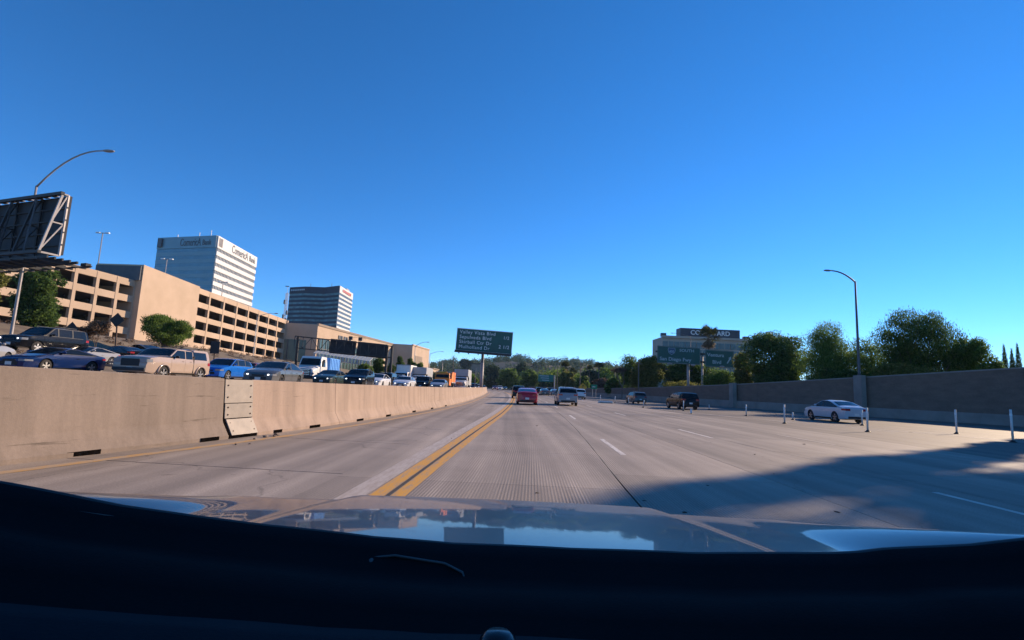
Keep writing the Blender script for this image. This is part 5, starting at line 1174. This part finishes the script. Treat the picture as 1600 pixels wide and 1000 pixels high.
# palms
def palm(label, px, pyt, Y, gz, cr_, seed, skirt=False, nf=34):
    a = at(px, pyt, Y); t = thing('palm_tree', label, 'tree', (a.x, Y, gz)); h = a.z - gz - cr_ * .75; R_ = random.Random(seed)
    MB().tube([(0, 0, -.5), (.1, 0, h * .5), (0, 0, h)], [.32, .24, .2], 8).build('trunk', 'bark_grey', t, smooth=True)
    def fan(el, az, L, mb):
        d = Vector((math.cos(az) * math.cos(el), math.sin(az) * math.cos(el), math.sin(el))); s = d.cross(Vector((0, 0, 1)))
        if s.length < .1: s = Vector((1, 0, 0))
        s.normalize(); u = s.cross(d); b = Vector((0, 0, h)); st_ = b + d * L * .5; mb.bar(b, st_, .04)
        for k in range(11):
            f = (k - 5) / 5 * 1.25; tip = st_ + (d * math.cos(f) + s * math.sin(f)) * L * .62 - Vector((0, 0, .12 * L * abs(f) + .05)); w2 = (s * math.cos(f) - d * math.sin(f)) * .045 * L
            m_ = st_.lerp(tip, .55); mb.add([st_, m_ + w2, tip, m_ - w2], [(0, 1, 2, 3)])
    mb = MB()
    for k in range(nf): fan(R_.uniform(-.25, 1.4), 2.4 * k + R_.uniform(-.3, .3), cr_ * R_.uniform(.85, 1.1), mb)
    mb.build('fronds', 'leaf_palm', t)
    if skirt:
        mb = MB()
        for k in range(26): fan(R_.uniform(-1.45, -.75), 2.4 * k, cr_ * R_.uniform(.6, .95), mb)
        mb.build('dry_fronds', 'leaf_palm_dry', t)
palm('fan palm with a dry skirt rising behind the exit signs', 1107, 513, 118, 1.5, 2.9, 3, True, 30)
palm('fan palm above the far trees right of the silver sport utility', 884, 566, 200, 1, 2.6, 4, True); palm('tall fan palm left of the bare tree, left one of the pair', 921, 572, 210, 1, 2.3, 5); palm('tall fan palm left of the bare tree, right one of the pair', 936, 567, 205, 1, 2.7, 6); palm('far fan palm near the ridge left of the far green sign', 895, 576, 230, 1, 2.4, 8)
# ---- left side
ptree('dark green street tree in front of the left garage wing', 28, 106, 416, 58, 26000, .14, seed=31, cb=.22, m='leaf_dark', clumps=30, gz=3.0, cr=.34, tr=.2)
ptree('light green drooping tree in front of the garage stair block', 224, 302, 489, 62, 30000, .12, seed=32, cb=.22, m='leaf_mid', clumps=30, gz=3.6, droop=.7, asp=.3, shape='dome')
bq = at(148, 553, 50); bare_tree('dry brown shrub like tree below the left garage wing', (bq.x, 50, bq.z - .5), 4.6, 1.1, 9, n=5200, gm='bark')
ptree('leafy tree under the billboard at the left edge', -60, 10, 398, 48, 9000, .14, seed=33, cb=.45, m='leaf_olive', clumps=22, gz=3.0, cr=.3)
for k, (a_, b_, tp, Y, m_, lab) in enumerate(((583, 606, 556, 118, 'leaf_dark', 'dark shrub at the right post of the gantry'), (603, 622, 566, 122, 'leaf_dark', 'small dark shrub right of the gantry post'), (618, 634, 553, 128, 'leaf_dark', 'upright dark tree in front of the tan hall side'), (635, 652, 556, 132, 'leaf_dark', 'upright dark tree left of the tan block'), (648, 664, 563, 140, 'leaf_mid', 'small green tree before the recess of the tan block'), (560, 586, 566, 112, 'leaf_mid', 'green shrub below the awning end'), (655, 690, 580, 150, 'leaf_blue', 'low green trees right of the tan block'))):
    ptree(lab, a_, b_, tp, Y, 7000, .17, seed=40 + k, cb=.05, m=m_, clumps=16, gz=1.0)
bl = []; R_ = random.Random(5)
for k in range(240):
    x = R_.uniform(-58, -31); y = R_.uniform(34, 130); bl.append((x, y, ground_z(x, y) + .1, R_.uniform(.3, .9), R_.uniform(.3, .9), R_.uniform(.2, .55)))
link('slope_scrub', leaf_mesh('slope_scrub', leaves(bl, 26000, .09, 77), 'leaf_dry'), None, kind='stuff', label='dry brown scrub on the slope below the parking structure', category='scrub')

# ---- tall trees beyond the right edge whose shade lies over the near lanes
sx_, sy_ = SUNV.x / math.hypot(SUNV.x, SUNV.y), SUNV.y / math.hypot(SUNV.x, SUNV.y)
for k, (s_, off, hh, rr, lab) in enumerate(((64, .75, 26, 1.1, 'slim tall tree off the right edge, first of the shading row'), (63, 5.0, 30, 4.1, 'tall tree off the right edge, second of the shading row'), (69, 9.0, 31, 4.6, 'tall tree off the right edge, third of the shading row'), (60, 15.5, 29, 5.4, 'tall tree off the right edge, fourth of the shading row'), (68, 23, 31, 6.4, 'tall tree off the right edge, fifth of the shading row'), (62, 33, 31, 7.4, 'tall tree off the right edge, last of the shading row'), (52, 7.5, 17, 3.6, 'shorter tree off the right edge in front of the shading row'))):
    x = .9 + s_ * sx_ + off * sy_; y = 7.4 + s_ * sy_ - off * sx_
    tree(lab, (x, y, 1.8), hh, rr, rr, 22000, .26, m='leaf_mid', seed=50 + k, cb=.08, clumps=64, cr=.36 if rr > 2 else .7, tr=.35, bark='bark_grey', group='trees off the right edge')

# ================================================================== hills and the wooded valley end
def hill_z(x, y):
    # ridge line seen above the far trees
    base = 26 * sm(430, 640, y) + 16 * sm(640, 900, y) * (.6 + .4 * math.sin(x * .006 + 1)) + 14 * sm(900, 1300, y)
    n_ = 5 * math.sin(x * .013 + .7) + 4 * math.sin(x * .031 + y * .011) + 3 * math.sin(x * .057 + 2) + 2.5 * math.sin(y * .03 + x * .02)
    side = 1 - .75 * sm(120, 420, x) - .45 * sm(-60, -300, x) * 0
    return base * side + n_ * sm(430, 640, y) * .9 - 2
rows = []
for j in range(46):
    y = 400 + j * 24; rows.append([(x, y, hill_z(x, y)) for x in range(-900, 1000, 25)])
struct(MB().grid(rows).build('hills', 'hill_ground', smooth=True))
R_ = random.Random(21); bl = []
for k in range(1500):
    y = 430 + 700 * R_.random() ** 1.4; x = R_.uniform(-.42, .36) * y; r = R_.uniform(3.0, 6.5); bl.append((x, y, hill_z(x, y) + r * .75, r, r, r * R_.uniform(.8, 1.35)))
link('hillside_trees', leaf_mesh('hillside_trees', leaves(bl, 150000, .85, 5, asp=.6), 'leaf_blue'), None, kind='stuff', label='dense dark green trees covering the far hillside', category='trees')
bl = []
for k in range(330):
    y = R_.uniform(225, 400); u = R_.uniform(-.14, .24); x = u * y
    if bar(y) - 26 < x < wal(y) + 4: continue
    r = R_.uniform(2.2, 4.4); bl.append((x, y, ground_z(x, min(430, y)) * .4 + r * R_.uniform(.8, 1.9), r, r, r * R_.uniform(.9, 1.5)))
link('valley_trees', leaf_mesh('valley_trees', leaves(bl, 90000, .42, 6, asp=.6), 'leaf_mid'), None, kind='stuff', label='mixed green trees massed along the freeway bend', category='trees')
k = 0
for px0, px1, pyt, Y, m_, lab in ((752, 790, 571, 300, 'leaf_blue', 'broad grey green tree right of the destination sign post'), (776, 812, 574, 270, 'leaf_mid', 'green tree above the roof of the red sedan'), (800, 832, 566, 320, 'leaf_blue', 'tall dark tree in the middle of the wooded bend'), (812, 842, 577, 250, 'leaf_mid', 'light green tree left of the far green sign'),
                                  (868, 900, 577, 190, 'leaf_olive', 'sunlit yellow green tree left of the warning sign'), (898, 925, 588, 180, 'leaf_dark', 'dark tree directly behind the warning sign'), (925, 968, 590, 150, 'leaf_dry', 'brown dry bush behind the small green marker'), (905, 940, 578, 215, 'leaf_blue', 'dark tree below the pair of palms'), (724, 750, 585, 210, 'leaf_mid', 'green tree left of the destination sign post'), (690, 726, 588, 220, 'leaf_blue', 'dark tree behind the white moving truck'), (840, 872, 590, 230, 'leaf_blue', 'dark tree below the far green sign'), (940, 975, 588, 128, 'leaf_dark', 'low dark bush left of the bare tree')):
    ptree(lab, px0, px1, pyt, Y, 6500, .011 * Y * .16 + .12, seed=80 + k, cb=.05, m=m_, clumps=18, gz=0.0); k += 1
a = at(736, 562, 520); hz2 = hill_z(a.x, 520)
tree('round topped tree on the ridge left of the destination sign post', (at(729, 570, 520).x, 520, at(729, 583, 520).z - 6), at(729, 560, 520).z - at(729, 583, 520).z + 6, 7.5, 7.5, 6000, .6, m='leaf_blue', seed=97, cb=.45, clumps=16, tr=.5)
hp = thing('ridge_house', 'dark flat roofed house on the ridge beside the round topped tree', 'house', (at(744, 575, 520).x, 520, at(744, 575, 520).z - 4)); MB().box((0, 0, 4), (9, 8, 8)).build('wall', 'tan_dark', hp); MB().box((0, 0, 8.2), (11, 10, .8)).build('roof', 'dark_steel', hp)
for k, (px, py, Y) in enumerate(((785, 579, 620), (812, 581, 600), (848, 579, 640), (870, 584, 560), (765, 588, 520))):
    q = at(px, py, Y); t = thing('hill_house', ['small pale house on the hillside above the red sedan', 'small pale house among trees in the middle of the hill', 'small pale house just above the far green sign', 'small pale house on the hill right of the far green sign', 'small pale house low on the hill right of the sign post'][k], 'house', (q.x, Y, q.z - 3), group='houses on the hillside')
    MB().box((0, 0, 2), (7, 6, 4.2)).build('wall', 'tower_white', t); MB().add([(-3.8, -3.4, 4), (3.8, -3.4, 4), (3.8, 3.4, 4), (-3.8, 3.4, 4), (-3.8, 0, 5.8), (3.8, 0, 5.8)], [(0, 1, 5, 4), (2, 3, 4, 5), (0, 4, 3), (1, 2, 5), (3, 2, 1, 0)]).build('roof', 'truck_rust', t); MB().box((0, -3.02, 2.2), (2.5, .1, 1.4)).build('window', 'tower_dark', t)
for px, pyt, Y, lab in ((907, 565, 160, 'tall thin utility pole rising above the warning sign'), (709, 556, 300, 'thin far utility pole left of the round topped ridge tree'), (871, 578, 165, 'thin pole right of the far green sign'), (998, 562, 102, 'thin pole in front of the olive green tree')):
    a = at(px, pyt, Y); t = thing('utility_pole', lab, 'pole', (a.x, Y, 0)); MB().tube([(0, 0, -.5), (0, 0, a.z)], .12 if Y < 250 else .2, 6).build('shaft', 'bark_grey', t)
    MB().box((0, 0, a.z - .8), (1.2, .12, .14)).build('crossarm', 'bark_grey', t)

# ================================================================== the camera car: hood, cowl, dashboard, roof that shades the cabin
own = thing('camera_car', 'dark glossy hood and black dashboard of the car carrying the camera', 'car', (0, 0, 0))
mat('own_paint', (.022, .019, .018), .35, metal=.1, var=.05, coat=.5, spec=.3)
mat('dash', (.003, .0042, .006), .8, var=.12, scale=8, bump=.08, bscale=300, spec=.12)
mat('dash_gloss', (.004, .006, .009), .25, var=.05, spec=.5)
mat('dash_soft', (.007, .011, .017), .75, var=.12, scale=6, bump=.08, bscale=300, spec=.12)
def hood_z(x, y):
    # long profile: gentle crown, steeper towards the nose; fenders rise towards the windscreen corners
    u = (y - .93) / 1.07
    z = 1.165 - .088 * u - .033 * max(0, u) ** 2 - .050 * max(0, u - .78) ** 2 / .0484
    ax = abs(x); cw_ = .56 - .06 * u
    F = 1.268 - .235 * (y - .8)                                  # crest of the fender
    rise = F - (z - .032); rise = .5 * (rise + math.sqrt(rise * rise + .0006))
    z -= .016 * (ax / .9) ** 2
    z -= .016 * sm(cw_ - .03, cw_ + .05, ax)
    z += rise * (.18 * sm(cw_ + .03, .80, ax) + .82 * sm(.74, .93, ax)) - 5.5 * max(0, ax - .91) ** 2
    return z
def hood_front(x): return 2.00 - .26 * (abs(x) / .9) ** 2.6
NX, NY = 96, 60; rows = []
for j in range(NY + 1):
    r = []
    for i in range(NX + 1):
        x = -.97 + 1.94 * i / NX; y0 = .945 - .17 * (abs(x) / .75) ** 2; y1 = hood_front(x); y = y0 + (y1 - y0) * j / NY; r.append((x, y, hood_z(x, y)))
    rows.append(r)
r = [(x, y + .03, z - .06) for x, y, z in rows[-1]]; rows.append(r); rows.append([(x, y + .02, z - .35) for x, y, z in r])
MB().grid(rows).build('hood', 'own_paint', own, smooth=True)
for s in (-1, 1):
    MB().grid([[(s * .97, y, hood_z(.97, y)) for y in np.linspace(.66, 1.76, 12)], [(s * .98, y, .6) for y in np.linspace(.66, 1.76, 12)]], flip=(s > 0)).build('fender_side', 'own_paint', own, smooth=True)
# dashboard edge line
DX = [-0.8049, -0.7298, -0.6643, -0.5915, -0.4867, -0.3999, -0.3072, -0.2163, -0.0802, 0.1274, 0.321, 0.4329, 0.5368, 0.5874, 0.6774, 0.7449, 0.8179]
DZ = [1.3008, 1.2823, 1.2672, 1.2429, 1.221, 1.2078, 1.1984, 1.1869, 1.1754, 1.1765, 1.1884, 1.2008, 1.2154, 1.2265, 1.2478, 1.2661, 1.2914]
DZ = [DZ[0]] + [(DZ[i - 1] + 2 * DZ[i] + DZ[i + 1]) / 4 for i in range(1, len(DZ) - 1)] + [DZ[-1]]
def dash_edge(x):
    return Vector((x, .93 - .17 * min(1.4, abs(x) / .75) ** 2, float(np.interp(x, DX, DZ))))
rows = []
xs = np.linspace(-1.05, 1.05, 64)
prof = [(.012, -.16), (.004, -.02), (.0, .0), (-.02, .004), (-.05, -.006), (-.09, -.022), (-.12, -.026), (-.15, -.020), (-.20, -.030), (-.24, -.046), (-.27, -.040), (-.34, -.045), (-.45, -.07), (-.6, -.16), (-.7, -.4)]
for oy, oz in prof: rows.append([tuple(dash_edge(x) + Vector((0, oy, oz + (.010 * sm(0, 1, abs(x)) if oy < -.1 else 0)))) for x in xs])
MB().grid(rows).build('dashboard', 'dash', own, smooth=True)
rows = []
for oy, oz in [(-.235, -.044), (-.24, -.034), (-.27, -.033), (-.34, -.040), (-.45, -.065), (-.6, -.155)]: rows.append([tuple(dash_edge(x) + Vector((0, oy - .05 * max(0, -x) ** 1.3, oz + .010 * sm(0, 1, abs(x)) - .004))) for x in xs])
MB().grid(rows).build('dash_pad', 'dash_soft', own, smooth=True)
rows = []
for oy, oz in [(-.002, .002), (-.010, .004), (-.018, .002)]: rows.append([tuple(dash_edge(x) + Vector((0, oy, oz))) for x in xs])
MB().grid(rows).build('cowl_seal', 'black', own, smooth=True)
MB().ell((-.205, .855, 1.168), (.008, .014, .006), 12, 8).build('wiper_pivot', 'galv_dark', own, smooth=True)
MB().tube([(-.33, .875, 1.1860), (-.205, .855, 1.1690)], .0012, 6).build('wiper_link', 'galv_dark', own, smooth=True)
MB().tube([(-.205, .855, 1.173), (-.17, .86, 1.176), (-.09, .858, 1.168), (-.06, .845, 1.160), (-.055, .835, 1.152)], .0018, 6).build('wiper_arm', 'galv_dark', own, smooth=True)
MB().tube([(-.62, .77, 1.2465), (-.50, .82, 1.219), (-.36, .86, 1.1985)], .0011, 6).build('reflection_line', 'galv_dark', own, smooth=True)  # thin rod standing in for the windscreen's reflection on the dash
MB().lathe([(0, .022), (.014, .021), (.022, .014), (.024, 0), (.026, -.03)], (.0, .665, 1.134), 'Z', 24).build('light_sensor', 'dash_gloss', own, smooth=True)
# cabin: roof, pillars, seats bulkhead so that the dash sits in shade
MB().add([(x, y, z) for z in (1.72, 1.76) for (x, y) in ((-.62, .22), (.62, .22), (.66, -1.6), (-.66, -1.6))], [(3, 2, 1, 0), (4, 5, 6, 7), (0, 1, 5, 4), (1, 2, 6, 5), (2, 3, 7, 6), (3, 0, 4, 7)]).build('roof', 'own_paint', own)
for s in (-1, 1):
    MB().bar((s * .98, .72, 1.18), (s * .66, .18, 1.72), .07).build('windshield_pillar', 'dash', own)
    MB().add([(s * .93, y, z) for y, z in ((.72, .3), (-1.7, .3), (-1.7, 1.10), (.70, 1.16))], [(0, 1, 2, 3)]).build('door', 'dash', own)
    MB().bar((s * .9, -.5, 1.1), (s * .66, -.5, 1.74), .08).build('centre_pillar', 'dash', own)
MB().box((0, -1.7, 1.0), (1.86, .1, 1.5)).build('cabin_back', 'dash', own)
MB().box((0, -.3, .32), (1.86, 2.6, .06)).build('floor_pan', 'dash', own)
# scattered litter on the lanes
for i, (x, y, s) in enumerate([(.45, 7.4, .06), (1.9, 7.2, .05), (2.25, 6.6, .07), (3.3, 8.6, .05), (5.2, 10.2, .06), (6.4, 13.5, .09), (1.15, 20.3, .08), (-1.5, 14.2, .05), (9.8, 17.2, .08), (4.4, 7.0, .07)]):
    bm = bmesh.new(); bmesh.ops.create_icosphere(bm, subdivisions=1, radius=s * .6)
    for v in bm.verts: v.co *= random.uniform(.3, 1.2); v.co.z *= .25; v.co.y *= .5; v.co.x *= 1.5
    me = bpy.data.meshes.new('road_debris'); bm.to_mesh(me); bm.free(); me.materials.append(MATS['rubber'])
    o = link('road_debris', me, None, (x, y, s * .1)); o.rotation_euler = (0, 0, random.uniform(0, 3)); o['label'] = 'small dark scrap of tyre rubber lying on the lanes'; o['category'] = 'debris'; o['group'] = 'rubber scraps on the lanes'

# ================================================================== thin morning haze
hm = bpy.data.materials.new('haze'); hm.use_nodes = True; nt = hm.node_tree; nt.nodes.remove(nt.nodes['Principled BSDF'])
pv_ = N(nt, 'ShaderNodeVolumePrincipled'); pv_.inputs['Color'].default_value = (.50, .72, 1, 1); pv_.inputs['Density'].default_value = .00010; pv_.inputs['Anisotropy'].default_value = 0
nt.links.new(pv_.outputs[0], nt.nodes['Material Output'].inputs['Volume']); MATS['haze'] = hm
MB().box((50, 1150, 70), (5200, 3000, 160)).build('haze', 'haze', kind='stuff', label='thin pale morning haze over the whole valley', category='haze')
